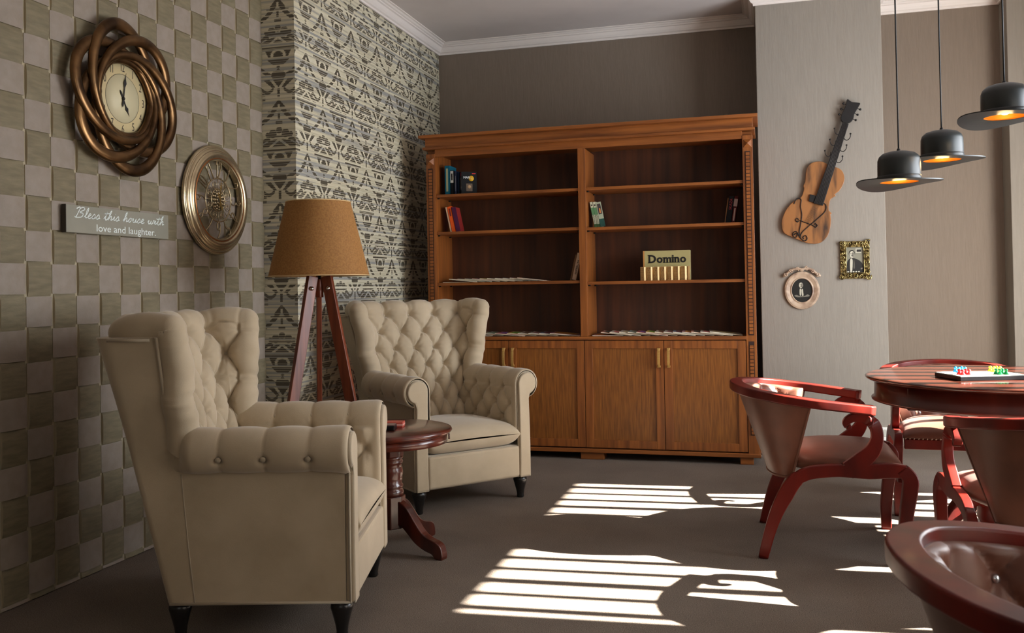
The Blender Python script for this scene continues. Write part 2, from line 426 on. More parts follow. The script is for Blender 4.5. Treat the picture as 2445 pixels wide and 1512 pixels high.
def damask_material():
    m = bpy.data.materials.new('damask_wallpaper'); N = NT(m)
    at = N.n('ShaderNodeAttribute'); at.attribute_name = 'print'
    cr = N.n('ShaderNodeValToRGB'); cr.color_ramp.elements[0].position = 0.49; cr.color_ramp.elements[1].position = 0.56
    N.l(at.outputs['Fac'], cr.inputs[0])
    c3 = N.n('ShaderNodeValToRGB'); c3.color_ramp.elements[0].position = 0.68; c3.color_ramp.elements[1].position = 0.74
    N.l(at.outputs['Fac'], c3.inputs[0])
    tz = N.n('ShaderNodeTexCoord'); sx = N.n('ShaderNodeSeparateXYZ'); N.l(tz.outputs['Object'], sx.inputs[0])
    mu = N.n('ShaderNodeMath', operation='MULTIPLY'); mu.inputs[1].default_value = 2 * PI / 0.0125; N.l(sx.outputs['Z'], mu.inputs[0])
    sn = N.n('ShaderNodeMath', operation='SINE'); N.l(mu.outputs[0], sn.inputs[0])
    lt = N.n('ShaderNodeMath', operation='LESS_THAN'); lt.inputs[1].default_value = 0.84; N.l(sn.outputs[0], lt.inputs[0])
    mxx = N.n('ShaderNodeMath', operation='MAXIMUM'); N.l(c3.outputs[0], mxx.inputs[0]); N.l(lt.outputs[0], mxx.inputs[1])
    pr = N.n('ShaderNodeMath', operation='MULTIPLY'); N.l(mxx.outputs[0], pr.inputs[0]); N.l(cr.outputs[0], pr.inputs[1])
    tc = N.n('ShaderNodeTexCoord'); mp = N.n('ShaderNodeMapping'); mp.inputs['Scale'].default_value = (0.7, 0.7, 60)
    N.l(tc.outputs['Object'], mp.inputs['Vector'])
    no = N.n('ShaderNodeTexNoise'); no.inputs['Scale'].default_value = 1.0; no.inputs['Detail'].default_value = 3
    N.l(mp.outputs[0], no.inputs['Vector'])
    c2 = N.n('ShaderNodeValToRGB'); e = c2.color_ramp.elements
    e[0].position = 0.40; e[0].color = srgb(152, 152, 148); e[1].position = 0.50; e[1].color = srgb(196, 188, 160)
    k = c2.color_ramp.elements.new(0.62); k.color = srgb(206, 200, 178)
    N.l(no.outputs['Fac'], c2.inputs[0])
    mx = N.n('ShaderNodeMixRGB'); N.l(pr.outputs[0], mx.inputs[0]); N.l(c2.outputs[0], mx.inputs[1]); mx.inputs[2].default_value = srgb(86, 80, 67)
    N.l(mx.outputs[0], N.b.inputs['Base Color']); N.b.inputs['Roughness'].default_value = 0.5; N.b.inputs['Specular IOR Level'].default_value = 0.4
    bu = N.n('ShaderNodeBump'); bu.inputs['Strength'].default_value = 0.35; bu.inputs['Distance'].default_value = 0.002
    N.l(no.outputs['Fac'], bu.inputs['Height']); N.l(bu.outputs[0], N.b.inputs['Normal'])
    return m
dam_m = damask_material()
def damask_wall(name, p0, p1, s0, back):
    """vertical face from p0 to p1 (xy), s0 = coordinate along the pattern at p0; back = offset vector of its thickness"""
    L = math.hypot(p1[0] - p0[0], p1[1] - p0[1]); step = 0.0046
    nu, nv = int(L / step) + 1, int(ZC / step) + 1
    u = np.linspace(0, 1, nu); z = np.linspace(0, ZC, nv)
    U, Z = np.meshgrid(u, z, indexing='ij')
    mask = damask(s0 + U * L, Z).astype(np.float32)
    X = p0[0] + (p1[0] - p0[0]) * U; Y = p0[1] + (p1[1] - p0[1]) * U
    co = np.stack([X, Y, Z], -1).reshape(-1, 3)
    idx = np.arange(nu * nv).reshape(nu, nv)
    q = np.stack([idx[:-1, :-1], idx[1:, :-1], idx[1:, 1:], idx[:-1, 1:]], -1).reshape(-1, 4)
    me = bpy.data.meshes.new(name)
    extra = np.array([(a[0] + b[0], a[1] + b[1], h) for a in (p0, p1) for b in (back,) for h in (0, ZC)])
    cov = np.vstack([co, extra]); n0 = nu * nv
    c00, c01, c10, c11 = idx[0, 0], idx[0, -1], idx[-1, 0], idx[-1, -1]
    ext = [(c10, n0 + 2, n0 + 3, c11), (n0, n0 + 1, n0 + 3, n0 + 2)]
    me.from_pydata(cov.tolist(), [], q.tolist() + ext)
    a = me.attributes.new('print', 'FLOAT', 'POINT')
    a.data.foreach_set('value', np.concatenate([(mask.reshape(-1) * 10 + 0.5).astype(np.float32), np.zeros(4, np.float32)]))
    me.materials.append(dam_m); me.update()
    o = bpy.data.objects.new(name, me); COL.objects.link(o); struct(o); return o
damask_wall('wall_alcove_side', (XD, YS), (XD, YB + 0.02), YS - 4.925, (-0.12, 0.03))
damask_wall('wall_alcove_end', (XL - 0.02, YS), (XD, YS), -0.117, (-0.04, 0.12))

struct(obj('wall_back', MB().bx(XD - 0.3, 2.75, YB, YB + 0.15, 0, ZC), linen_wall))
struct(obj('wall_column', MB().bx(CX0, CX1, YC, YB + 0.01, 0, ZC), linen_col, bevel=0.004))
struct(obj('wall_column_right', MB().bx(RX, XR + 0.05, RY, YB + 0.01, 0, ZC), linen_col, bevel=0.004))
# right wall with the far window opening and an added near one
def wall_right():
    mb = MB(); t0, t1 = XR, XR + 0.2
    ya = [(-1.4, 0.35), (2.55, 3.33), (5.62, 7.1)]
    for a, b in ya: mb.bx(t0, t1, a, b, 0, ZC)
    for a, b in ((0.35, 2.55), (3.33, 5.62)):
        mb.bx(t0, t1, a, b, 2.52, ZC); mb.bx(t0, t1, a, b, 0, 0.12)
    return struct(obj('wall_right', mb, linen_col))
wall_right()
struct(obj('wall_front', MB().bx(-3.0, -1.35, YF0 - 0.15, YF0, 0, ZC).bx(0.95, 2.7, YF0 - 0.15, YF0, 0, ZC).bx(-1.35, 0.95, YF0 - 0.15, YF0, 2.6, ZC).bx(-1.35, 0.95, YF0 - 0.15, YF0, 0, 0.6), linen_col))
win_frame = mat('window_frame_white', srgb(228, 226, 222), 0.35)
glass = mat('window_glass', (1, 1, 1, 1), 0.0, trans=1.0)
def window(name, y0, y1, z0, z1, mull):
    mb = MB(); x0, x1 = XR + 0.10, XR + 0.16; w = 0.055
    mb.bx(x0, x1, y0, y0 + w, z0, z1); mb.bx(x0, x1, y1 - w, y1, z0, z1); mb.bx(x0, x1, y0, y1, z0, z0 + w); mb.bx(x0, x1, y0, y1, z1 - w, z1)
    for y in mull: mb.bx(x0, x1, y - 0.03, y + 0.03, z0, z1)
    o = struct(obj(name, mb, win_frame, bevel=0.004)); return o
window('window_1', 3.33, 5.62, 0.12, 2.52, ())
window('added_window', 0.35, 2.55, 0.12, 2.52, (1.45,))  # near window added out of view for side light
# cornice: one moulded profile run round the room
PROF = [(0.0, 3.086), (0.012, 3.086), (0.014, 3.098), (0.026, 3.104), (0.036, 3.118), (0.046, 3.138), (0.058, 3.142), (0.058, 3.150), (0.070, 3.154), (0.078, 3.162), (0.092, 3.164), (0.092, 3.172), (0.0, 3.172)]
def cornice(name, path, inward):
    """path: xy points along the walls; inward: +1 when the room lies on the left of the walking direction"""
    P = [Vector((a, b)) for a, b in path]; rings = []
    for i, p in enumerate(P):
        d0 = (P[i] - P[i - 1]).normalized() if i else None
        d1 = (P[i + 1] - P[i]).normalized() if i < len(P) - 1 else None
        n0 = Vector((-d0.y, d0.x)) * inward if d0 is not None else None; n1 = Vector((-d1.y, d1.x)) * inward if d1 is not None else None
        if n0 is None: m = n1
        elif n1 is None: m = n0
        else: m = (n0 + n1); m = m / max(m.dot(n0), 1e-4)
        rings.append([(p.x + m.x * q, p.y + m.y * q, z) for q, z in PROF])
    mb = MB(); mb.grid(rings, 0, False, closev=True)
    for r in (0, len(rings) - 1):
        n = len(PROF); o = r * n; f = tuple(range(o, o + n)); mb.f.append(f if r == 0 else f[::-1]); mb.m.append(0); mb.sm.append(False)
    return struct(obj(name, mb, cornice_m))
cornice('trim_1', [(XL, YF0), (XL, YS), (XD, YS), (XD, YB), (CX0, YB), (CX0, YC), (CX1, YC), (CX1, YB), (RX, YB), (RX, RY), (XR, RY), (XR, YF0)], -1)
skirt = mat('skirting_dark', srgb(150, 138, 122), 0.5)
struct(obj('baseboard_back', MB().bx(CX1, RX, YB - 0.012, YB, 0, 0.05), skirt))
struct(obj('baseboard_column', MB().bx(CX0, CX1, YC - 0.012, YC, 0, 0.05), skirt))

# ------------------------------------------------------------ vertical blind in the far window
slat_m = bpy.data.materials.new('blind_fabric')
def _slat():
    N = NT(slat_m); N.b.inputs['Base Color'].default_value = srgb(206, 198, 186); N.b.inputs['Roughness'].default_value = 0.8
    tr = N.n('ShaderNodeBsdfTranslucent'); tr.inputs[0].default_value = srgb(206, 198, 186); mx = N.n('ShaderNodeMixShader'); mx.inputs[0].default_value = 0.3
    out = [n for n in N.t.nodes if n.type == 'OUTPUT_MATERIAL'][0]
    N.l(N.b.outputs[0], mx.inputs[1]); N.l(tr.outputs[0], mx.inputs[2]); N.l(mx.outputs[0], out.inputs[0])
_slat()
blind = thing('vertical_blind', 'pale vertical slat blind half open across the far window', 'blind', (XR - 0.06, 4.43, 0))
def slat_mesh(w):
    mb = MB(); P = []
    for i in range(9):
        u = -1 + 2 * i / 8
        P.append([(0.006 * (1 - u * u), u * w / 2, z) for z in (0.0, 2.42)])
    mb.grid(P, 0, True); Q = [[(a[0] - 0.0012, a[1], a[2]) for a in r] for r in P]; mb.grid(Q, 0, True, flip=True)
    return mb
obj('headrail', MB().bx(-0.03, 0.03, -1.18, 1.18, 2.47, 2.52), win_frame, blind, bevel=0.004)
s0 = obj('slat', slat_mesh(0.105), slat_m, blind, recalc=False)
ys = np.arange(-1.0, 1.14, 0.156)
for i, y in enumerate(ys):
    s = s0 if i == 0 else s0.copy()
    if i: COL.objects.link(s)
    s.parent = blind; s.location = (0, float(y), 0.05); s.rotation_euler = (0, 0, math.radians(62 + 8 * math.sin(i * 2.3)))
rb = thing('unseen_roller_blind', 'unseen white roller blind added to keep the sun out of the near window', 'blind', (XR - 0.02, 1.45, 0))  # unseen blind, added to stop the sun at the near opening
obj('blind_cloth', MB().bx(-0.004, 0.0, -1.15, 1.15, 0.10, 2.5), slat_m, rb)
obj('roller', MB().lathe([(0.03, -1.15), (0.03, 1.15)], (-0.03, 0, 2.53), 16, 'y'), win_frame, rb)
rc = thing('unseen_roller_blind', 'white roller blind drawn over the window behind the viewer', 'blind', (-0.2, YF0 + 0.01, 0))
obj('blind_cloth', MB().bx(-1.2, 1.2, 0.0, 0.004, 0.55, 2.62), slat_m, rc)
# ------------------------------------------------------------ tufted wing armchairs
def tuft(p, q, A, expo=0.42):
    return A * (abs(math.sin(PI * p)) * abs(math.sin(PI * q))) ** expo
def dist_pit(cu, r, du, dr, rad):
    """depth of the pit round the nearest button with the small folds that run out of it"""
    best = 9; ang = 0
    r0 = round(r)
    for rr in (r0 - 1, r0, r0 + 1):
        off = 0.0 if rr % 2 == 0 else 0.5
        cc = round(cu - off) + off
        d = math.hypot((cu - cc) * du, (r - rr) * dr)
        if d < best: best = d; ang = math.atan2((r - rr) * dr, (cu - cc) * du) + 1.7 * cc
    return math.exp(-(best / rad) ** 2) - 0.10 * math.cos(9 * ang) * math.exp(-((best - 0.030) / 0.016) ** 2)
_bc = {}
def back_pt(s, z):
    """inner face of the back and wings; s in [-1, 1] across by arc length, z height"""
    Xr = -0.325 - 0.242 * (z - 0.12) / 0.98
    k = min(max((z - 0.40) / 0.65, 0), 1)
    xc = Xr + 0.150 - 0.055 * k
    W = 0.268 + 0.100 * k ** 1.2
    xf = -0.268 - 0.012 * k
    dep = max(xf - xc, 0.005)
    key = round(z, 5)
    if key not in _bc:
        n_ = 3.8; q = np.sin(np.linspace(0, PI / 2, 160)); q = 1 - (1 - q); xx = dep * (1 - np.maximum(1 - q ** n_, 0) ** (1 / n_)); yy = W * q
        L = np.concatenate([[0], np.cumsum(np.hypot(np.diff(xx), np.diff(yy)))])
        _bc[key] = (L / L[-1], xx, yy)
    L, xx, yy = _bc[key]; a = abs(s)
    if a <= 1: x = float(np.interp(a, L, xx)); y = float(np.interp(a, L, yy))
    else: x = dep + (a - 1) * 0.3; y = W
    x += xc; y = math.copysign(y, s)
    return Vector((x, y, z))
ZTOP, NCOL, RZ0, RDZ = 1.055, 2.95, 1.026, 0.100
def back_field(s, z, edge=0.0):
    cu = s * NCOL; r = (RZ0 - z) / RDZ
    if r < 0: h = tuft(cu, cu, 0.036, 0.33)
    else: h = tuft(cu + r / 2, cu - r / 2, 0.036, 0.33)
    if abs(cu) > 2.8:
        f = min((abs(cu) - 2.8) / 0.15, 1); h = h * (1 - 0.3 * f) + 0.3 * f * 0.02
    pit = dist_pit(cu, r, 0.125, RDZ, 0.020) if r > -0.7 and abs(cu) < 2.9 else 0
    return h - 0.024 * pit
def back_normal(s, z):
    e = 1e-3
    a = back_pt(s + e, z) - back_pt(s - e, z); b = back_pt(s, z + e) - back_pt(s, z - e)
    return a.cross(b).normalized()
def make_back_mesh():
    mb = MB(); R = 0.050; NU, NV = 170, 110
    mx_a = 4.3; ext = R * mx_a
    S = np.linspace(-1, 1, NU); roll = np.linspace(0, 1, 17)[1:]
    cols = [(-1, t) for t in roll[::-1]] + [(s, 0) for s in S] + [(1, t) for t in roll]
    rows = [(z, 0) for z in np.linspace(0.40, ZTOP, NV)] + [(ZTOP, t) for t in roll]
    P = []
    for (s, tu) in cols:
        line = []
        for (z, tv) in rows:
            base = back_pt(s, z); n = back_normal(s, z)
            h = back_field(s, z)
            if tu == 0 and tv == 0:
                line.append(base + n * h); continue
            e = 1e-3
            sgn = 1 if s > 0 else -1
            Ts = (back_pt(s, z) - back_pt(s - sgn * e, z)).normalized()
            Tz = (back_pt(s, z + e) - back_pt(s, z)).normalized()
            du, dv = (tu if tu else 0), tv
            mag = max(math.hypot(du, dv), 1e-6); mag_c = min(mag, 1.0)
            if du == 0: d = Tz
            elif dv == 0: d = Ts
            else: d = (Ts * du + Tz * dv).normalized()
            a = mag_c * mx_a
            if tu: a *= min(max((z - 0.585) / 0.09, 0.0), 1.0) ** 0.7
            rr = R + h * 0.5 * max(0, 1 - mag_c * 0.7)
            fold = 0
            if tu and not tv: fold = 0.0025 * math.sin(z * 95 + 2 * math.sin(z * 23)) * math.sin(PI * mag_c)
            line.append(base + n * h + d * rr * math.sin(a) - n * rr * (1 - math.cos(a)) + d * fold)
        P.append(line)
    mb.grid(P, 0, True)
    return mb
ARM_C, ARM_R, ARM_IN = (0.343, 0.640), 0.069, 0.274
def arm_profile():
    """(y, z) points of the right-hand arm from the seat up the inside, over the scroll, to the underside"""
    pts = [(ARM_IN, z) for z in np.linspace(0.38, ARM_C[1] - 0.01, 34)]
    for k in range(1, 53):
        a = PI - k / 52 * (PI + math.radians(88)); pts.append((ARM_C[0] + ARM_R * math.cos(a), ARM_C[1] + ARM_R * math.sin(a)))
    return pts
def make_arm_mesh():
    mb = MB(); prof = arm_profile(); n = len(prof)
    L = [0]
    for i in range(1, n): L.append(L[-1] + math.hypot(prof[i][0] - prof[i - 1][0], prof[i][1] - prof[i - 1][1]))
    tot = L[-1]
    # metric lattice: rows along the profile measured from the crown of the scroll
    Lc = L[34 + 12]
    xs = list(np.linspace(-0.315, 0.285, 96)); P = []
    caps = [(0.285 + 0.022 * math.sin(a), 1 - (1 - math.cos(a)) * 0.30) for a in np.linspace(0.25, PI / 2, 6)]
    DX, DL = 0.150, 0.082
    for (x, sc) in [(x, 1) for x in xs] + caps:
        line = []
        for i, (y, z) in enumerate(prof):
            a, b = prof[max(i - 1, 0)], prof[min(i + 1, n - 1)]
            t = Vector((b[0] - a[0], b[1] - a[1])).normalized(); nn = Vector((-t.y, t.x))   # outward normal
            cu = (min(x, 0.285) - 0.175) / DX; r = -(L[i] - Lc + 0.105) / DL            # rows grow towards the seat
            if r < -1.9: h = tuft(cu + 0.0, cu, 0.020, 0.42) if L[i] > Lc + 0.05 else 0.020 * abs(math.sin(PI * (cu + 0.0))) ** 0.8
            elif r < 0: h = 0.5 * tuft(cu, cu, 0.020, 0.42) + 0.004
            else: h = tuft(cu + r / 2, cu - r / 2, 0.026, 0.36)
            if r < 0: h = 0.012 * abs(math.sin(PI * cu)) ** 0.33
            pit = dist_pit(cu, r, DX, DL, 0.015) if -0.5 < r < 3.4 else 0
            # outer row of buttons on the scroll
            Lo = L[34 + 38]; c2 = round(cu)
            pit += math.exp(-((math.hypot((cu - c2) * DX, L[i] - Lo)) / 0.014) ** 2)
            fade = min(1, max(0, (tot - L[i]) / 0.05)); h = h * (0.35 + 0.65 * fade) - 0.021 * pit
            if x > 0.24: h = h + (0.012 - h) * min((x - 0.24) / 0.04, 1)
            cy, cz = 0.335, 0.60
            yy, zz = y + nn.x * h, z + nn.y * h
            if sc != 1:
                yy = yy + (0.33 - yy) * (1 - sc) * 0.5; zz = zz + (0.60 - zz) * (1 - sc) * 0.25 if z > 0.55 else zz
            if x < -0.20:
                tq = min(max((x + 0.315) / 0.10, 0), 1); tq = tq * tq * (3 - 2 * tq)
                if yy > 0.352: yy = 0.352 + (yy - 0.352) * tq
            line.append((x, yy, zz))
        P.append(line)
    mb.grid(P, 0, True, flip=True)
    return mb
def arm_front_outline(g=0.0):
    o = [(0.283 - g, 0.125)]
    for z in np.linspace(0.2, 0.60, 12): o.append((0.283 - g + 0.004 * math.sin(z * 5), float(z)))
    c = (0.343, 0.641); r = 0.060 + g
    for k in range(0, 21):
        a = PI - k / 20 * (PI + math.radians(75)); o.append((c[0] + r * math.cos(a), c[1] + r * math.sin(a)))
    o += [(0.352 + g, 0.555), (0.356 + g, 0.45), (0.358 + g, 0.3), (0.358 + g, 0.125)]
    return o
def closed_tube(mb, pts, r, n=6, mi=0):
    return mb.sweep(pts, r, r, None, n, mi, closed=True)
def mirror(mb):
    m = MB(); m.v = [(a, -b, c) for a, b, c in mb.v]; m.f = [tuple(reversed(f)) for f in mb.f]; m.m = mb.m[:]; m.sm = mb.sm[:]; return m
def make_armchair():
    t = thing('wing_armchair', 'x', 'armchair')
    # body: slanted carcass below, side and rear panels above
    b = MB(); rings = []
    for z in np.linspace(0.125, 0.30, 4):
        xr = -0.325 - 0.242 * (z - 0.12) / 0.98; rings.append([(0.284, -0.355, z), (0.284, 0.355, z), (xr + 0.03, 0.355, z), (xr + 0.003, 0.330, z), (xr + 0.003, -0.330, z), (xr + 0.03, -0.355, z)])
    b.grid(rings, 0, False, closev=True); b.f.append((5, 4, 3, 2, 1, 0)); b.m.append(0); b.sm.append(False)
    k = len(b.v) - 6; b.f.append(tuple(range(k, k + 6))); b.m.append(0); b.sm.append(False)
    # U-shaped wall: out along one side, across the rear, back along the other side
    zs = list(np.linspace(0.127, 1.034, 76)); outer = []; inner = []
    for z in zs:
        xr = -0.325 - 0.242 * (z - 0.12) / 0.98
        kz = min(max((z - 0.60) / 0.45, 0), 1); wo = 0.358 + 0.098 * kz ** 1.2
        if z < 0.575: xf = 0.285
        else:
            q = min((z - 0.575) / 0.15, 1); xf = 0.285 + (-0.300 - 0.285) * (1 - (1 - q) ** 3.2) - 0.01 * kz
        wr = wo - 0.03
        rc = 0.03 + 0.055 * kz; wr = wo - rc; xr = xr + 0.012 * kz
        cnr = [(xr + rc - rc * math.sin(a), wr + rc * math.cos(a)) for a in np.linspace(0, PI / 2, 9)]
        left = [(xf + (xr + rc - xf) * i / 9, wo) for i in range(9)] + cnr
        ring = [(x, y, z) for x, y in left] + [(x, -y, z) for x, y in reversed(left)]
        outer.append(ring)
        inn = [(max(x, xr + 0.05), (y - 0.035 if y > 0.1 else y), z) for x, y in left]
        inner.append([p for p in inn] + [(x, -y, zz) for x, y, zz in reversed(inn)])
    b.grid(outer, 0, True, flip=True); b.grid(inner, 0, True)
    cap = [[outer[-1][i], inner[-1][i]] for i in range(len(outer[-1]))]; b.grid(cap, 0, False)
    for e in (0, -1): b.grid([[outer[i][e], inner[i][e]] for i in range(len(zs))], 0, False)
    obj('upholstered_body', b, velvet, t)
    # piping round the outer side panel and the bottom edge
    p = MB()
    for sg in (1, -1):
        line = [(outer[i][0][0], sg * (outer[i][0][1] + 0.002), zs[i]) for i in range(len(zs)) if zs[i] > 0.56]
        line = [(0.28, sg * 0.362, 0.572)] + line
        p.sweep(smooth_pts(line, 3), 0.0055, 0.0055, None, 6)
        p.sweep([(-0.33, sg * 0.4585, 1.026), (-0.47, sg * 0.4585, 1.026)], 0.0055, 0.0055, None, 6)
        p.sweep([(-0.312, sg * 0.36, 0.128), (0.30, sg * 0.36, 0.128)], 0.005, 0.005, None, 6)
        p.sweep([(-0.227, sg * 0.3582, 0.13), (-0.245, sg * 0.3582, 0.30), (-0.268, sg * 0.3582, 0.565)], 0.0022, 0.0022, None, 5)
    p.sweep([(0.296, -0.36, 0.128), (0.296, 0.36, 0.128)], 0.005, 0.005, None, 6)
    obj('piping', p, velvet_pipe, t)
    back = obj('backrest', make_back_mesh(), velvet, t)
    bb = None
    def button(parent, pos, n, proto):
        if proto is None:
            m = MB(); sphere_pts(m, (0, 0, 0), 0.0105, 5, (1, 1, 0.5)); o = obj('button', m, velvet_pipe, parent)
        else:
            o = proto.copy(); COL.objects.link(o); o.parent = parent
        o.location = pos; o.rotation_euler = n.to_track_quat('Z', 'Y').to_euler(); return o
    for r in range(0, 6):
        z = RZ0 - r * RDZ
        off = 0 if r % 2 == 0 else 0.5
        for c in range(-4, 5):
            cu = c + off
            if abs(cu) > 2.8: continue
            s = cu / NCOL; n = back_normal(s, z); o = button(back, back_pt(s, z) + n * (back_field(s, z) + 0.007), n, bb); bb = bb or o
    am = make_arm_mesh()
    for sg in (1, -1):
        arm = obj('armrest', am if sg == 1 else mirror(am), velvet, t)
        for cx in (-0.125, 0.025, 0.175):
            a = PI - (38 / 52) * (PI + math.radians(88)); y = ARM_C[0] + (ARM_R + 0.003) * math.cos(a); z = ARM_C[1] + (ARM_R + 0.003) * math.sin(a)
            button(arm, Vector((cx, sg * y, z)), Vector((0, sg * math.cos(a), math.sin(a))), bb)
        for r in range(0, 3):
            off = 0 if r % 2 == 0 else 0.5
            for c in (-2, -1, 0):
                cx = 0.175 + (c + off) * 0.15
                if cx > 0.24: continue
                zz = {0: 0.668, 1: 0.575, 2: 0.493}[r]
                yy = ARM_IN - 0.000 if r else ARM_C[0] - math.sqrt(max(ARM_R ** 2 - (zz - ARM_C[1]) ** 2, 0))
                button(arm, Vector((cx, sg * yy, zz)), Vector((0, -sg, 0.2 if r == 0 else 0)), bb)
        fo = arm_front_outline()
        f = MB().prism([(sg * y, z) for y, z in fo], 0.285, 0.318, 'yz')
        fr = obj('arm_front', f, velvet, t, bevel=0.009, seg=3, angle=50)
        tb = MB(); closed_tube(tb, [(0.313, sg * y, z) for y, z in arm_front_outline(-0.006)], 0.0045)
        closed_tube(tb, [(0.300, sg * y, z) for y, z in arm_front_outline(0.002)], 0.0045)
        obj('piping', tb, velvet_pipe, fr)
    # seat base and loose-look seat cushion
    obj('seat_base', MB().bx(0.20, 0.315, -0.285, 0.285, 0.128, 0.298), velvet, t, bevel=0.012, seg=3)
    c = MB(); P = []
    NX, NY = 34, 34
    def cushion(u, v):
        x0, x1, yw = -0.22, 0.325, 0.284
        ex = 0.5
        x = x0 + (x1 - x0) * (u + 1) / 2; y = yw * v
        k = (max(0, 1 - abs(u) ** 7)) ** 0.5 * (max(0, 1 - abs(v) ** 9)) ** 0.4
        return x, y, k
    top = []; bot = []
    for i in range(NX + 1):
        u = -math.cos(PI * i / NX); rt = []; rb_ = []
        for j in range(NY + 1):
            v = -math.cos(PI * j / NY); x, y, k = cushion(u, v)
            crown = 0.028 * (1 - u * u * 0.7) * (1 - v * v)
            rt.append((x + 0.008 * k * max(u, 0), y, 0.365 + k * 0.062 + crown)); rb_.append((x, y, 0.365 - k * 0.072))
        top.append(rt); bot.append(rb_)
    c.grid(top, 0, True); c.grid(bot, 0, True, flip=True)
    obj('seat_cushion', c, velvet, t)
    lg = MB().lathe([(0.0, 0.0), (0.0165, 0.0), (0.0195, 0.004), (0.0205, 0.012), (0.0195, 0.018), (0.023, 0.04), (0.032, 0.075), (0.039, 0.10), (0.037, 0.115), (0.028, 0.122), (0.030, 0.128)], (0, 0, 0), 20)
    l0 = None
    for x, y in ((0.262, 0.318), (0.262, -0.318), (-0.295, 0.31), (-0.295, -0.31)):
        if l0 is None: l0 = o = obj('leg', lg, black_leg, t)
        else: o = l0.copy(); COL.objects.link(o); o.parent = t
        o.location = (x, y, 0)
        if x < 0: o.scale = (1, 1, 1)
    return t
near_chair = make_armchair()
near_chair['label'] = 'beige tufted wing armchair seen side-on in front of the woven wall'
near_chair['group'] = 'beige wing armchairs'
near_chair.location = (-1.755, 3.064, 0); near_chair.rotation_euler = (0, 0, math.radians(15))
far_chair = copy_tree(near_chair)
far_chair['label'] = 'beige tufted wing armchair facing the room in front of the bookcase corner'
far_chair.location = (-1.764, 4.845, 0); far_chair.rotation_euler = (0, 0, math.radians(-41))

# ------------------------------------------------------------ side table with turned pedestal
st = thing('pedestal_side_table', 'small round reddish-brown pedestal table between the two wing armchairs', 'side table', (-1.66, 3.80, 0))
obj('tabletop', MB().lathe([(0.0, 0.523), (0.262, 0.523), (0.277, 0.530), (0.284, 0.539), (0.280, 0.548), (0.268, 0.552), (0.0, 0.552)], n=64), mahog, st)
obj('apron', MB().lathe([(0.235, 0.485), (0.262, 0.487), (0.262, 0.523), (0.235, 0.523)], n=64, cap=False), mahog, st)
obj('tenon_pin', MB().lathe([(0.004, 0.50), (0.004, 0.525)], (0.268, 0.05, 0), 8), mahog, st)
def octagon(r0, r1, z0, z1):
    m = MB(); P = []
    for r, z in ((r0, z0), (r1, z1)):
        P.append([(r * math.cos(PI / 8 + k * PI / 4), r * math.sin(PI / 8 + k * PI / 4), z) for k in range(8)])
    m.grid(P, 0, False, closev=True, flip=True)
    m.f += [tuple(range(8))[::-1], tuple(range(8, 16))]; m.m += [0, 0]; m.sm += [False, False]; return m
col = octagon(0.062, 0.062, 0.425, 0.523)
obj('pedestal_block', col, mahog, st, bevel=0.003)
obj('turned_column', MB().lathe([(0.05, 0.245), (0.058, 0.25), (0.061, 0.262), (0.057, 0.274), (0.053, 0.278), (0.058, 0.286), (0.058, 0.296), (0.052, 0.302), (0.055, 0.33), (0.058, 0.352), (0.056, 0.37), (0.050, 0.388), (0.057, 0.394), (0.059, 0.402), (0.054, 0.409), (0.058, 0.414), (0.060, 0.421), (0.055, 0.428)], n=36), mahog, st)
obj('pedestal_block', octagon(0.068, 0.068, 0.105, 0.248), mahog, st, bevel=0.004)
def splay_foot():
    out = [(0.04, 0.225), (0.075, 0.222), (0.11, 0.200), (0.15, 0.150), (0.19, 0.105), (0.23, 0.083), (0.27, 0.072), (0.295, 0.050), (0.300, 0.0), (0.262, 0.0), (0.245, 0.018), (0.20, 0.030), (0.15, 0.055), (0.11, 0.090), (0.075, 0.118), (0.04, 0.13)]
    o = smooth_pts(out, 3, True)
    return MB().prism([(p.x, p.y) for p in o], -0.021, 0.021, 'xz')
f0 = None
for k in range(4):
    if f0 is None: f0 = o = obj('leg', splay_foot(), mahog, st, bevel=0.005, seg=3)
    else: o = f0.copy(); COL.objects.link(o); o.parent = st
    o.rotation_euler = (0, 0, math.radians(-17 + 90 * k))
# card boxes on it
ZT = 0.552
cb = thing('card_box', 'red and white card box lying behind the black one on the small table', 'box', (-1.655, 3.83, ZT), math.radians(12))
obj('box_body', MB().bx(-0.05, 0.05, -0.03, 0.03, 0, 0.024), plain('card_red', 196, 84, 70, 0.4), cb, bevel=0.002)
obj('label_band', MB().bx(-0.0503, 0.0503, -0.0304, 0.0304, 0.008, 0.016), plain('card_pink', 232, 170, 158, 0.4), cb)
cb2 = thing('card_case', 'flat black and silver card case on the small table beside the red box', 'box', (-1.665, 3.745, ZT), math.radians(13))
obj('case_body', MB().bx(-0.055, 0.055, -0.033, 0.033, 0, 0.020), plain('case_black', 20, 20, 22, 0.3), cb2, bevel=0.003)
obj('case_lid', MB().bx(-0.053, 0.053, -0.031, 0.031, 0.020, 0.024), plain('case_silver', 150, 120, 118, 0.3, metal=0.5), cb2, bevel=0.0015)

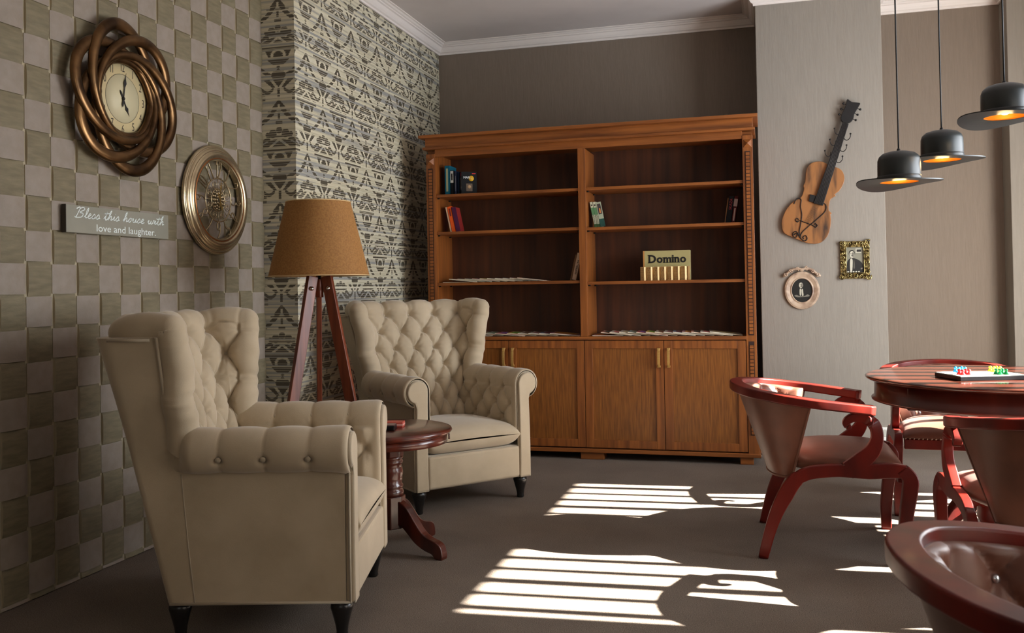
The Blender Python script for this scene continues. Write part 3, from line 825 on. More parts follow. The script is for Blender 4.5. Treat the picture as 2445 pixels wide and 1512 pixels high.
# ------------------------------------------------------------ tripod floor lamp
lx, ly = -2.137, 4.06
lamp = thing('tripod_floor_lamp', 'tripod floor lamp with brown wooden legs and an amber cone shade', 'floor lamp', (lx, ly, 0))
RB, RT, ZB, ZT2 = 0.246, 0.158, 1.252, 1.618
sh = MB()
prof = [(RB, ZB), (RT, ZT2)]
outer_r = [[((RB + (RT - RB) * t) * math.cos(2 * PI * k / 72), (RB + (RT - RB) * t) * math.sin(2 * PI * k / 72), ZB + (ZT2 - ZB) * t) for k in range(72)] for t in np.linspace(0, 1, 6)]
inner_r = [[((RB - 0.004 + (RT - RB) * t) * math.cos(2 * PI * k / 72), (RB - 0.004 + (RT - RB) * t) * math.sin(2 * PI * k / 72), ZB + (ZT2 - ZB) * t) for k in range(72)] for t in np.linspace(0, 1, 6)]
sh.grid(outer_r, 0, True, closev=True, flip=True); sh.grid(inner_r, 0, True, closev=True)
sh.grid([outer_r[0], inner_r[0]], 0, False, closev=True); sh.grid([outer_r[-1], inner_r[-1]], 0, False, closev=True)
shade = obj('lamp_shade', sh, shade_m, lamp)
for R_, z in ((RB, ZB), (RT, ZT2)):
    obj('shade_rim', MB().sweep([(R_ * math.cos(2 * PI * k / 72), R_ * math.sin(2 * PI * k / 72), z) for k in range(72)], 0.0028, 0.0028, (0, 0, 1), 6, closed=True), plain('rim_tape', 206, 176, 128, 0.5), shade)
obj('socket_rod', MB().lathe([(0.006, 1.20), (0.006, 1.40)], n=12), black_iron, lamp)
obj('hub', MB().lathe([(0.0, 1.145), (0.022, 1.145), (0.022, 1.235), (0.0, 1.235)], n=6), lampwood, lamp, bevel=0.002)
sock = obj('bulb', MB().lathe([(0.0, 1.385), (0.014, 1.39), (0.016, 1.42), (0.03, 1.46), (0.026, 1.49), (0.0, 1.505)], n=16), plastic_white, lamp)
for k in range(3):
    a = math.radians(0.7 + 120 * k); d = Vector((math.cos(a), math.sin(a), 0)); s = Vector((-math.sin(a), math.cos(a), 0))
    m = MB(); top = d * 0.040 + Vector((0, 0, 1.25)); bot = d * 0.285 + Vector((0, 0, 0))
    m.sweep([bot, bot + (top - bot) * 0.5, top], [0.026, 0.026, 0.026], [0.013, 0.013, 0.013], d, 4, power=2)
    m2 = MB(); dn = (top - bot).normalized(); nrm = s
    n2 = (d - dn * d.dot(dn)).normalized()
    vs = []
    for e in (bot, top):
        for (i, j) in ((-1, -1), (1, -1), (1, 1), (-1, 1)): vs.append(e + n2 * (0.027 * i) + s * (0.013 * j))
    for i in range(4): vs[i].z = 0.0
    m2.add(vs, [(0, 1, 5, 4), (1, 2, 6, 5), (2, 3, 7, 6), (3, 0, 4, 7), (0, 3, 2, 1), (4, 5, 6, 7)])
    lgo = obj('leg', m2, lampwood, lamp, bevel=0.003)
    bp = d * 0.055 + Vector((0, 0, 1.19))
    bt = MB(); sphere_pts(bt, tuple(bp + s * 0.017), 0.011, 8, (1, 1, 1)); sphere_pts(bt, tuple(bp - s * 0.017), 0.011, 8, (1, 1, 1))
    obj('bolt', bt, chrome, lgo)
# ------------------------------------------------------------ bookcase
BX0, BX1, BYF, BYB = -2.330, -0.070, 6.06, 6.42
bc = thing('bookcase', 'wide oak bookcase with open shelves above four cupboard doors', 'bookcase', ((BX0 + BX1) / 2, BYF, 0))
OX, OY = (BX0 + BX1) / 2, BYF
class LB(MB):                                   # boxes given in room coordinates, stored relative to the bookcase
    def bx(s, x0, x1, y0, y1, z0, z1, mi=0): return MB.bx(s, x0 - OX, x1 - OX, y0 - OY, y1 - OY, z0, z1, mi)
PW = 0.066; IX0, IX1 = BX0 + PW, BX1 - PW; DV0, DV1 = -1.228, -1.177; ZC0, ZC1 = 0.811, 0.834
for x0, x1 in ((BX0 + 0.006, BX0 + 0.03), (BX1 - 0.03, BX1 - 0.006)):
    obj('side_panel', LB().bx(x0, x1, BYF + 0.02, BYB, 0.05, 2.14), oak_z, bc, bevel=0.001)
for x0, x1 in ((IX0 - 0.035, IX0), (IX1, IX1 + 0.035)):
    obj('inner_side', LB().bx(x0, x1, BYF + 0.018, BYB - 0.02, 0.834, 2.14), oak_z, bc)
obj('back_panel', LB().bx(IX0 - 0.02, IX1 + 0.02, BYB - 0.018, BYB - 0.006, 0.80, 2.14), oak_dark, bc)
obj('divider', LB().bx(DV0, DV1, BYF, BYB - 0.02, 0.834, 2.118), oak_z, bc, bevel=0.002)
# pilasters with a column of small carved blocks and a pyramid block on top
for x0 in (BX0, BX1 - PW):
    x1 = x0 + PW
    pf = obj('pilaster', LB().bx(x0, x1, BYF - 0.004, BYF + 0.018, 0.05, 2.14), oak_z, bc, bevel=0.002)
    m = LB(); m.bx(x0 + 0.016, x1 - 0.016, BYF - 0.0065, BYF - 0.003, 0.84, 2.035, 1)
    z = 0.848
    while z < 2.02:
        m.bx(x0 + 0.021, x1 - 0.021, BYF - 0.012, BYF - 0.0035, z, z + 0.0185, 0); z += 0.0232
    for za, zb in ((0.20, 0.80),): 
        zz = za
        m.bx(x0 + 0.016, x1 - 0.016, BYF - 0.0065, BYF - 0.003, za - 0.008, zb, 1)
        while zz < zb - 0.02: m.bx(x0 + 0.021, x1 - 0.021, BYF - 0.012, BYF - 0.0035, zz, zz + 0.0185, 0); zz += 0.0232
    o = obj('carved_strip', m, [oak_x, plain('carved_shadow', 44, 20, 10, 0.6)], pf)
    m = MB(); c = (x0 + PW / 2 - OX, BYF - 0.004 - OY, 2.085); h = 0.026
    m.add([(c[0] - h, c[1], c[2] - h), (c[0] + h, c[1], c[2] - h), (c[0] + h, c[1], c[2] + h), (c[0] - h, c[1], c[2] + h), (c[0], c[1] - 0.022, c[2])], [(0, 1, 4), (1, 2, 4), (2, 3, 4), (3, 0, 4), (3, 2, 1, 0)])
    obj('pyramid_block', m, oak_x, pf)
obj('top_rail', LB().bx(IX0, IX1, BYF, BYF + 0.02, 2.118, 2.180), oak_x, bc, bevel=0.001)
cr = obj('cornice_fascia', LB().bx(BX0 - 0.002, BX1 + 0.002, BYF - 0.012, BYB, 2.186, 2.248), oak_x, bc, bevel=0.001)
obj('cornice_molding', LB().bx(BX0 - 0.016, BX1 + 0.016, BYF - 0.034, BYB, 2.168, 2.186), oak_x, bc, bevel=0.004, seg=3)
obj('cornice_cap', LB().bx(BX0 - 0.038, BX1 + 0.034, BYF - 0.058, BYB, 2.248, 2.270), oak_x, bc, bevel=0.003)
obj('top_board', LB().bx(BX0 + 0.006, BX1 - 0.006, BYF + 0.02, BYB, 2.14, 2.165), oak_x, bc)
def shelf(x0, x1, zt): 
    s = obj('shelf', LB().bx(x0 + 0.001, x1 - 0.001, BYF + 0.012, BYB - 0.02, zt - 0.020, zt), oak_x, bc, bevel=0.001)
    for x in (x0 + 0.008, x1 - 0.008):
        for y in (BYF + 0.04, BYB - 0.08):
            m = MB().lathe([(0.005, -0.008), (0.005, 0.008)], (x - OX, y - OY, zt - 0.025), 8, 'x'); obj('shelf_pin', m, black_iron, s)
SL = (1.849, 1.581, 1.217); SR = (1.850, 1.577, 1.206)
for z in SL: shelf(IX0, DV0, z)
for z in SR: shelf(DV1, IX1, z)
obj('counter_board', LB().bx(IX0, IX1, BYF - 0.006, BYB - 0.02, ZC0, ZC1), oak_x, bc, bevel=0.002)
obj('cupboard_box', LB().bx(IX0, IX1, BYF + 0.022, BYB - 0.02, 0.075, ZC0), oak_dark, bc)
DX_ = [IX0 + 0.002, -1.741, -1.205, -0.669, IX1 - 0.002]
for i in range(4):
    x0, x1 = DX_[i] + 0.002, DX_[i + 1] - 0.002; z0, z1 = 0.082, 0.806; w = 0.053
    d = obj('door', LB().bx(x0, x0 + w, BYF, BYF + 0.02, z0, z1).bx(x1 - w, x1, BYF, BYF + 0.02, z0, z1).bx(x0 + w, x1 - w, BYF + 0.0005, BYF + 0.02, z0, z0 + w).bx(x0 + w, x1 - w, BYF + 0.0005, BYF + 0.02, z1 - w, z1), oak_z, bc, bevel=0.0012)
    obj('door_panel', LB().bx(x0 + w - 0.002, x1 - w + 0.002, BYF + 0.010, BYF + 0.016, z0 + w - 0.002, z1 - w + 0.002), oak_panel, d)
    hx = (x1 - 0.030) if i % 2 == 0 else (x0 + 0.030)
    hm = MB(); c = (hx - OX, BYF - OY)
    hm.box((c[0], c[1] - 0.011, 0.752), (0.020, 0.022, 0.012)); hm.box((c[0], c[1] - 0.011, 0.634), (0.020, 0.022, 0.012))
    hm.sweep([(c[0], c[1] - 0.018, 0.634), (c[0], c[1] - 0.026, 0.66), (c[0], c[1] - 0.028, 0.693), (c[0], c[1] - 0.026, 0.726), (c[0], c[1] - 0.018, 0.752)], 0.0085, 0.005, (1, 0, 0), 8, power=3)
    for k in range(13): hm.box((c[0], c[1] - 0.0305 + 0.0004 * abs(k - 6), 0.650 + k * 0.0072), (0.0185, 0.006, 0.0040))
    obj('handle', hm, brass, d, bevel=0.0008)
obj('plinth_molding', LB().bx(BX0 - 0.004, BX1 + 0.012, BYF - 0.012, BYB, 0.048, 0.074), oak_x, bc, bevel=0.004, seg=3)
for x0, x1 in ((BX0 + 0.05, BX0 + 0.16), (-1.245, -1.085), (BX1 - 0.12, BX1 - 0.035)):
    obj('foot', LB().bx(x0, x1, BYF + 0.006, BYF + 0.12, 0, 0.05), oak_x, bc, bevel=0.003)
    obj('foot', LB().bx(x0, x1, BYB - 0.12, BYB - 0.01, 0, 0.05), oak_x, bc, bevel=0.003)

# ------------------------------------------------------------ books
page_m = plain('book_pages', 226, 212, 184, 0.7)
def book(label, x, y, z, w, h, d, col, lean=0.0, yaw=0.0, extra=None, spine=None, cat='book', group='books on the open shelves', rough=0.6, hinge=0):
    """standing book: w thickness along x, d depth along y, spine at the front; lean tips the top towards +x"""
    cov = plain('cover_%02x%02x%02x' % col, *col, rough, spec=0.2)
    o = thing('book', label, cat, (x, y, z + max(w * math.sin(lean), 0) + 0.0006), 0, group)
    o.rotation_euler = (0, lean, yaw)
    t = 0.0022; m = MB()
    m.bx(0, t, 0, d, 0, h); m.bx(w - t, w, 0, d, 0, h); m.bx(0, w, 0, t, 0, h)
    obj('cover', m, cov, o, bevel=0.0006)
    obj('pages', MB().bx(t, w - t, t, d - 0.003, 0.002, h - 0.004), page_m, o)
    if extra:
        for nm, (x0, x1, z0, z1), c in extra:     # patches printed on the spine
            obj(nm, MB().bx(w * x0, w * x1, -0.0004, 0.0006, h * z0, h * z1), plain('print_%02x%02x%02x' % c, *c, 0.45), o)
    return o
BYk = 6.15
z = SL[0]
book('tall teal book at the left end of the top shelf', -2.217, BYk - 0.02, z, 0.036, 0.212, 0.15, (18, 92, 112), 0, 0, [('spine_panel', (0.3, 0.7, 0.12, 0.9), (150, 156, 120))])
book('black and white spined book beside the tall teal one', -2.179, BYk - 0.01, z, 0.026, 0.176, 0.14, (20, 20, 24), 0, 0, [('spine_panel', (0.06, 0.94, 0.50, 0.98), (206, 206, 200)), ('spine_mark', (0.3, 0.7, 0.60, 0.88), (40, 40, 44))])
book('slim slate blue book on the top shelf', -2.151, BYk, z, 0.018, 0.172, 0.13, (52, 62, 92), 0, 0, [('spine_panel', (0.35, 0.6, 0.15, 0.8), (130, 136, 150))])
book('thin dark navy book leaning next to the thriller', -2.131, BYk + 0.01, z, 0.014, 0.166, 0.13, (22, 44, 72), 0, 0)
k = book('black book turned cover out at the right end of the group', -2.098, BYk - 0.015, z, 0.030, 0.160, 0.112, (14, 14, 15), 0, math.radians(-62), [('spine_panel', (0.1, 0.9, 0.80, 0.97), (170, 30, 26)), ('spine_mark', (0.35, 0.65, 0.2, 0.75), (196, 190, 180))])
# its right-hand cover faces the room
cv = MB(); 
def disc_x(r, x, y, z, n=24, t=0.0006): return MB().lathe([(0.0, 0), (r, 0), (r, t), (0, t)], (x, y, z), n, 'x')
obj('price_sticker', disc_x(0.019, 0.030, 0.072, 0.112), plain('sticker_yellow', 222, 170, 30, 0.4), k)
obj('cover_picture', MB().bx(0.030, 0.0306, 0.035, 0.080, 0.020, 0.075), plain('cover_photo', 92, 72, 52, 0.4), k)
obj('cover_figure', disc_x(0.012, 0.0304, 0.058, 0.052), plain('cover_skin', 190, 156, 116, 0.5), k)
obj('cover_flash', MB().bx(0.030, 0.0308, 0.078, 0.104, 0.143, 0.150), plain('flash_red', 200, 34, 30, 0.4), k)
text_obj('cover_title', 'MARI', 0.022, white_paint, k, (0.0306, 0.040, 0.118), (PI / 2, 0, PI / 2), depth=0.0003)
z = SL[1]
book('cream book at the left of three leaning on the second shelf', -2.188, BYk, z, 0.0125, 0.186, 0.13, (226, 186, 150), math.radians(-11.5))
book('bright orange book leaning in the middle of three', -2.1745, BYk, z, 0.030, 0.187, 0.13, (238, 96, 34), math.radians(-11.5), 0, [('spine_mark', (0.3, 0.7, 0.62, 0.92), (120, 40, 30))])
k = book('purple book with red edges leaning on the orange one', -2.1425, BYk, z, 0.020, 0.184, 0.13, (150, 44, 40), math.radians(-11.5))
obj('front_board', MB().bx(0.001, 0.034, -0.003, -0.0005, 0.002, 0.180), plain('purple_board', 74, 10, 60, 0.5), k, bevel=0.0005)
z = SL[2]
w1 = book('white paperback leaning on the divider with dark title down its spine', -1.300, BYk - 0.005, z, 0.030, 0.190, 0.12, (214, 182, 156), math.radians(13), 0)
text_obj('spine_title', 'PATTERSON', 0.018, ink, w1, (0.016, -0.0008, 0.090), (PI / 2, PI / 2, 0), depth=0.0003, offset=0.0004)
book('thin brown paperback leaning outermost against the white one', -1.3155, BYk, z, 0.0135, 0.182, 0.12, (120, 86, 60), math.radians(13))
book('dark book mostly hidden behind the divider end', -1.276, BYk + 0.125, z, 0.022, 0.165, 0.10, (34, 26, 24), math.radians(7))
z = SR[1]
for i, (x, lab) in enumerate(((-1.134, 'slim green and cream volume leaning nearest the divider'), (-1.1125, 'green and cream volume with picture cover leaning on its twin'))):
    k = book(lab, x, BYk, z, 0.020, 0.180, 0.13, (206, 208, 178), math.radians(-10.5), 0, [('spine_green', (0.0, 1.0, 0.50, 0.78), (92, 138, 96)), ('spine_green', (0.0, 1.0, 0.0, 0.14), (60, 92, 52)), ('spine_mark', (0.3, 0.75, 0.84, 0.9), (60, 60, 50))])
    text_obj('spine_title', 'VINNAJA', 0.016, plain('dark_green_ink', 40, 62, 40), k, (0.010, -0.0008, 0.058), (PI / 2, -PI / 2, 0), depth=0.0003)
    if i == 1:
        obj('cover_face', MB().bx(0.0205, 0.055, -0.0015, 0.0, 0.0, 0.172), plain('cover_white_green', 176, 186, 160, 0.4), k)
        obj('cover_picture', MB().bx(0.026, 0.050, -0.0022, -0.0012, 0.088, 0.160), plain('cover_dusk', 70, 62, 62, 0.5), k)
        obj('cover_flame', MB().bx(0.034, 0.044, -0.0028, -0.0018, 0.095, 0.128), plain('cover_orange', 214, 140, 80, 0.5), k)
        obj('cover_foot', MB().bx(0.0205, 0.055, -0.0022, -0.0012, 0.0, 0.055), plain('cover_teal', 40, 84, 74, 0.5), k)
book('brown-edged thin book leaning left of the black thriller', -0.2645, BYk + 0.02, z, 0.008, 0.170, 0.12, (130, 92, 62), math.radians(8.5))
k = book('black thriller with red lettering on the right-hand shelf', -0.2555, BYk + 0.02, z, 0.034, 0.180, 0.12, (20, 22, 26), math.radians(8.5))
text_obj('spine_title', 'SKAZA', 0.024, plain('title_red', 170, 40, 50), k, (0.018, -0.0008, 0.125), (PI / 2, -PI / 2, 0), depth=0.0003)
k = book('white topped red spined book by the right pilaster', -0.2195, BYk + 0.02, z, 0.024, 0.178, 0.12, (86, 26, 26), math.radians(8.5), 0, [('spine_top', (0.0, 1.0, 0.62, 0.9), (170, 150, 146)), ('spine_mark', (0.35, 0.7, 0.08, 0.55), (196, 170, 160))])

# ------------------------------------------------------------ magazines fanned out on the shelves
mag_cols = [(206, 196, 176), (150, 164, 160), (196, 140, 120), (212, 204, 188), (178, 92, 80), (218, 208, 190), (120, 134, 150), (204, 170, 90), (190, 182, 168), (160, 110, 120)]
def magazine(label, x, y, z, yaw, tilt, w, d, col, group):
    o = thing('magazine', label, 'magazine', (x, y, z), yaw, group)
    o.rotation_euler = (0, tilt, yaw)
    obj('pages', MB().bx(-w / 2, w / 2, 0, d, 0, 0.0040), page_m, o)
    obj('cover', MB().bx(-w / 2, w / 2, 0, d, 0.0040, 0.0048), plain('mag_%02x%02x%02x' % col, *col, 0.35), o)
    obj('cover_block', MB().bx(-w / 2 + 0.02, w / 2 - 0.03, 0.05, d - 0.03, 0.0048, 0.0053), plain('magb_%02x%02x%02x' % col, (col[0] * 7 + 40) % 200 + 40, (col[1] * 3 + 90) % 160 + 40, (col[2] * 5 + 20) % 150 + 40, 0.35), o)
    return o
def fan(n, x0, x1, z, yfront, where, grp, seed, w=0.21):
    dx = (x1 - x0) / (n - 1); tilt = math.asin(0.0064 / dx)
    rnd = random.Random(seed); rank = ['first', 'second', 'third', 'fourth', 'fifth', 'sixth', 'seventh', 'eighth', 'ninth', 'tenth', 'eleventh', 'twelfth', 'thirteenth', 'fourteenth', 'fifteenth']
    tone = {0: 'cream', 1: 'grey-green', 2: 'salmon', 3: 'ivory', 4: 'brick red', 5: 'pale', 6: 'slate blue', 7: 'ochre', 8: 'stone grey', 9: 'dusty pink'}
    for i in range(n):
        f = i / max(n - 1, 1); x = x0 + (x1 - x0) * f; ci = (i * 3 + seed) % 10
        ti = tilt if i else 0.0
        zz = z + 0.0010 + (math.sin(ti) * w / 2 if i else 0)
        magazine(f'{tone[ci]} magazine, {rank[i]} from the left in the fan {where}', x, yfront + rnd.uniform(0, 0.03), zz, math.radians(rnd.uniform(-0.6, 0.6) + 4), ti, w, 0.24, mag_cols[ci], grp)
fan(11, -2.14, -1.58, SL[2], BYF + 0.035, 'on the lowest left shelf', 'magazines on the lowest left shelf', 2, 0.20)
fan(9, -1.98, -1.345, ZC1, BYF + 0.03, 'on the left counter', 'magazines on the left counter', 5, 0.21)
fan(14, -1.05, -0.265, ZC1, BYF + 0.03, 'on the right counter', 'magazines on the right counter', 9, 0.21)

# ------------------------------------------------------------ domino set
dz = SR[2]
db = thing('domino_box_lid', 'upright khaki board lettered Domino behind the row of tiles', 'game box', (-0.652, 6.20, dz + 0.0005))
obj('board', MB().bx(-0.158, 0.158, 0, 0.05, 0, 0.203), box_tan, db, bevel=0.002)
obj('board_edge', MB().bx(-0.1600, -0.1500, -0.0006, 0.051, 0, 0.203), plain('box_edge', 196, 136, 72, 0.5), db)
# bold roman letters: the built-in glyphs thickened, with slab serifs added to the stems
gl = []; pen = 0.0
for ch in 'Domino':
    me = text_mesh(ch, 0.066, depth=0.0008, offset=0.0020, align='LEFT'); xs_ = [v.co.x for v in me.vertices]; ys_ = [v.co.y for v in me.vertices]
    gl.append((ch, me, pen - min(xs_), pen, pen + max(xs_) - min(xs_), min(ys_), max(ys_))); pen += max(xs_) - min(xs_) + 0.0045
scl = 0.252 / (pen - 0.0045); base_y = min(g[5] for g in gl if g[0] == 'D'); xh = max(g[6] for g in gl if g[0] == 'n')
for ch, me, off, xa, xb, yl, yh in gl:
    sv = []
    if ch == 'D': sv = [(xa + 0.004, base_y), (xa + 0.004, yh)]
    if ch == 'm': sv = [(xa + 0.0045, base_y), ((xa + xb) / 2, base_y), (xb - 0.0045, base_y), (xa + 0.001, xh - 0.002)]
    if ch == 'i': sv = [((xa + xb) / 2, base_y), (xa, xh - 0.002)]
    if ch == 'n': sv = [(xa + 0.0045, base_y), (xb - 0.0045, base_y), (xa + 0.001, xh - 0.002)]
    m = MB()
    for v in me.vertices: m.v.append((v.co.x + off, v.co.y, v.co.z))
    for p in me.polygons: m.f.append(tuple(p.vertices)); m.m.append(0); m.sm.append(False)
    for sx_, sy_ in sv: m.box((sx_, sy_ + (0.0018 if sy_ < xh * 0.5 else -0.0018), 0), (0.0175, 0.0036, 0.0016))
    o = obj('lettering', m, ink, db, recalc=False); o.location = (-0.126 + 0.004, -0.0014, 0.140 - base_y - 0.018); o.rotation_euler = (PI / 2, 0, 0); o.scale = (scl, 1.12, 1)
pip_m = plain('domino_pip', 44, 30, 22, 0.5)
vals = [(6, 1), (5, 5), (3, 4), (3, 4), (6, 6), (5, 6), (4, 4)]
PIPS = {1: [(0, 0)], 2: [(-1, 1), (1, -1)], 3: [(-1, -1), (0, 0), (1, 1)], 4: [(-1, -1), (1, -1), (-1, 1), (1, 1)], 5: [(-1, -1), (1, -1), (-1, 1), (1, 1), (0, 0)], 6: [(-1, -1), (1, -1), (-1, 0), (1, 0), (-1, 1), (1, 1)]}
for i, (a, b) in enumerate(vals):
    o = thing('domino_tile', f'{["first", "second", "third", "fourth", "fifth", "sixth", "last"][i]} standing wooden domino from the left, pips {a} over {b}', 'domino', (-0.822 + i * 0.0452, 6.115, dz + 0.0006), math.radians(-24), 'standing dominoes')
    obj('tile_body', MB().bx(0, 0.030, 0.001, 0.040, 0, 0.092), domino_edge, o, bevel=0.0015)
    obj('tile_face', MB().bx(0.001, 0.029, 0.0, 0.0012, 0.001, 0.091), domino_face, o)
    pm = MB()
    for base, v in ((0.068, a), (0.023, b)):
        for px, pz in PIPS[v]: pm.lathe([(0, 0), (0.0022, 0), (0.0022, -0.0006), (0, -0.0006)], (0.015 + px * 0.0075, 0.0, base + pz * 0.012), 8, 'y')
    pm2 = obj('pips', pm, pip_m, o)
    e = obj('tile_edge', MB().bx(0.0298, 0.0306, 0.0015, 0.0395, 0.001, 0.091), domino_edge, o)
obj_end = thing('domino_tile', 'plain brown domino turned side-on at the right end of the row', 'domino', (-0.506, 6.12, dz + 0.0006), math.radians(4), 'standing dominoes')
obj('tile_body', MB().bx(0, 0.014, 0, 0.045, 0, 0.092), domino_face, obj_end, bevel=0.0015)
# ------------------------------------------------------------ round game table
tx, ty, TH = 0.965, 4.45, 0.750
gt = thing('round_dining_table', 'round dark red lacquered table with deep apron under the hat lamps', 'table', (tx, ty, 0))
obj('tabletop', MB().lathe([(0.0, 0.722), (0.50, 0.722), (0.522, 0.727), (0.536, 0.736), (0.538, 0.742), (0.530, 0.747), (0.516, 0.750), (0.0, 0.750)], n=96), cherry_x, gt)
obj('apron', MB().lathe([(0.47, 0.635), (0.498, 0.632), (0.510, 0.636), (0.512, 0.644), (0.500, 0.652), (0.497, 0.722), (0.47, 0.722)], n=96, cap=False), table_wood, gt)
obj('extension_slide', MB().bx(-0.40, 0.46, -0.30, 0.30, 0.625, 0.72), plain('slide_dark', 40, 16, 12, 0.5), gt, bevel=0.004)
def quarter_leg():
    """cabriole table foot, drawn in the x-z plane"""
    P = smooth_pts([(0.05, 0, 0.20), (0.10, 0, 0.225), (0.17, 0, 0.18), (0.25, 0, 0.09), (0.33, 0, 0.045), (0.40, 0, 0.028)], 5)
    return MB().sweep(P, lerp_list([0.028, 0.028, 0.026, 0.024, 0.026, 0.022], len(P)), lerp_list([0.04, 0.042, 0.036, 0.028, 0.026, 0.026], len(P)), (0, 1, 0), 10, power=3)
obj('pedestal', MB().lathe([(0.0, 0.09), (0.07, 0.09), (0.085, 0.12), (0.08, 0.25), (0.06, 0.28), (0.075, 0.30), (0.055, 0.34), (0.09, 0.44), (0.10, 0.50), (0.07, 0.56), (0.085, 0.58), (0.12, 0.62), (0.12, 0.63)], n=36), cherry, gt)
q0 = None
for k in range(4):
    if q0 is None: q0 = o = obj('leg', quarter_leg(), cherry, gt)
    else: o = q0.copy(); COL.objects.link(o); o.parent = gt
    o.rotation_euler = (0, 0, math.radians(20 + 90 * k))
# board game tray
gx, gy = 0.875, 4.31
tray = thing('board_game', 'open board game tray with coloured pieces on the round table', 'board game', (gx, gy, TH + 0.0008), math.radians(20))
obj('tray', MB().bx(-0.145, 0.145, -0.10, 0.10, 0, 0.018), plain('tray_black', 16, 16, 18, 0.25), tray, bevel=0.002)
obj('board', MB().bx(-0.140, 0.140, -0.095, 0.095, 0.018, 0.021), plain('board_cream', 226, 224, 210, 0.35), tray)
obj('tray_side', MB().bx(0.1452, 0.1475, -0.10, 0.10, 0.002, 0.018), plastic_white, tray)
for nm, cx, cy, c, lab in (('red', -0.095, -0.045, (214, 40, 44), 'red'), ('blue', -0.05, 0.06, (30, 132, 200), 'blue'), ('green', 0.06, -0.06, (24, 160, 84), 'green'), ('yellow', 0.10, 0.045, (232, 216, 50), 'yellow')):
    for q in range(4):
        px = cx + (q % 2) * 0.028 - 0.014; py = cy + (q // 2) * 0.026 - 0.013
        a = math.radians(20); wx = gx + px * math.cos(a) - py * math.sin(a); wy = gy + px * math.sin(a) + py * math.cos(a)
        o = tag(obj('game_piece', MB().lathe([(0.0, 0), (0.0105, 0.0), (0.011, 0.003), (0.006, 0.010), (0.0055, 0.013), (0.0075, 0.017), (0.0065, 0.022), (0.0, 0.0245)], n=14), plain('piece_' + nm, *c, 0.25), None), f'{lab} pawn standing in the {lab} corner of the board game tray', 'game piece', f'{lab} pawns on the board game')
        o.location = (wx, wy, TH + 0.0222)
# ------------------------------------------------------------ tub armchairs with buttoned inner back
def tub_plan(t, sc=1.0):
    """plan of the top rail, t in [-1, 1] from the right arm end round the back to the left arm end"""
    P = TUBP; n = len(P) - 1; f = (t + 1) / 2 * n; k = min(int(f), n - 1); q = P[k] + (P[k + 1] - P[k]) * (f - k)
    return q
TUBC = [(0.195, -0.272), (0.08, -0.300), (-0.06, -0.318), (-0.19, -0.295), (-0.295, -0.225), (-0.352, -0.115), (-0.368, 0.0)]
_full = TUBC + [(x, -y) for x, y in TUBC[-2::-1]]
TUBP = smooth_pts([(x, y, 0) for x, y in _full], 8)
def rail_z(x): 
    k = min(max((x + 0.368) / 0.563, 0), 1); return 0.712 - 0.075 * k ** 0.9
def shell_pt(t, v, off=0.0):
    """outer cloth of the back, t in [-1, 1] along the wrapped part, v 0 bottom .. 1 top"""
    top = tub_plan(t * 0.67); top = Vector((top.x * 0.985, top.y * 0.965, rail_z(top.x) - 0.012))
    a = t * 1.75; bot = Vector((-0.235 + 0.085 * (1 - math.cos(a)), 0.205 * math.sin(a) / math.sin(1.75) * 1.02, 0.335))
    w = v ** 0.92
    p = bot.lerp(top, w)
    return p
def shell_n(t, v):
    e = 0.01
    a = shell_pt(min(t + e, 1), v) - shell_pt(max(t - e, -1), v); b = shell_pt(t, min(v + e, 1)) - shell_pt(t, max(v - e, 0))
    n = a.cross(b).normalized(); c = Vector((0.05, 0, 0.5)) - shell_pt(t, v)
    return n if n.dot(Vector((c.x, c.y, 0))) > 0 else -n
def inner_field(t, v):
    cu = t * 2.6; r = (0.80 - v) / 0.27
    return 0.024 * (abs(math.sin(PI * (cu + r / 2))) * abs(math.sin(PI * (cu - r / 2)))) ** 0.5 - 0.010 * dist_pit(cu, r, 0.14, 0.11, 0.018)
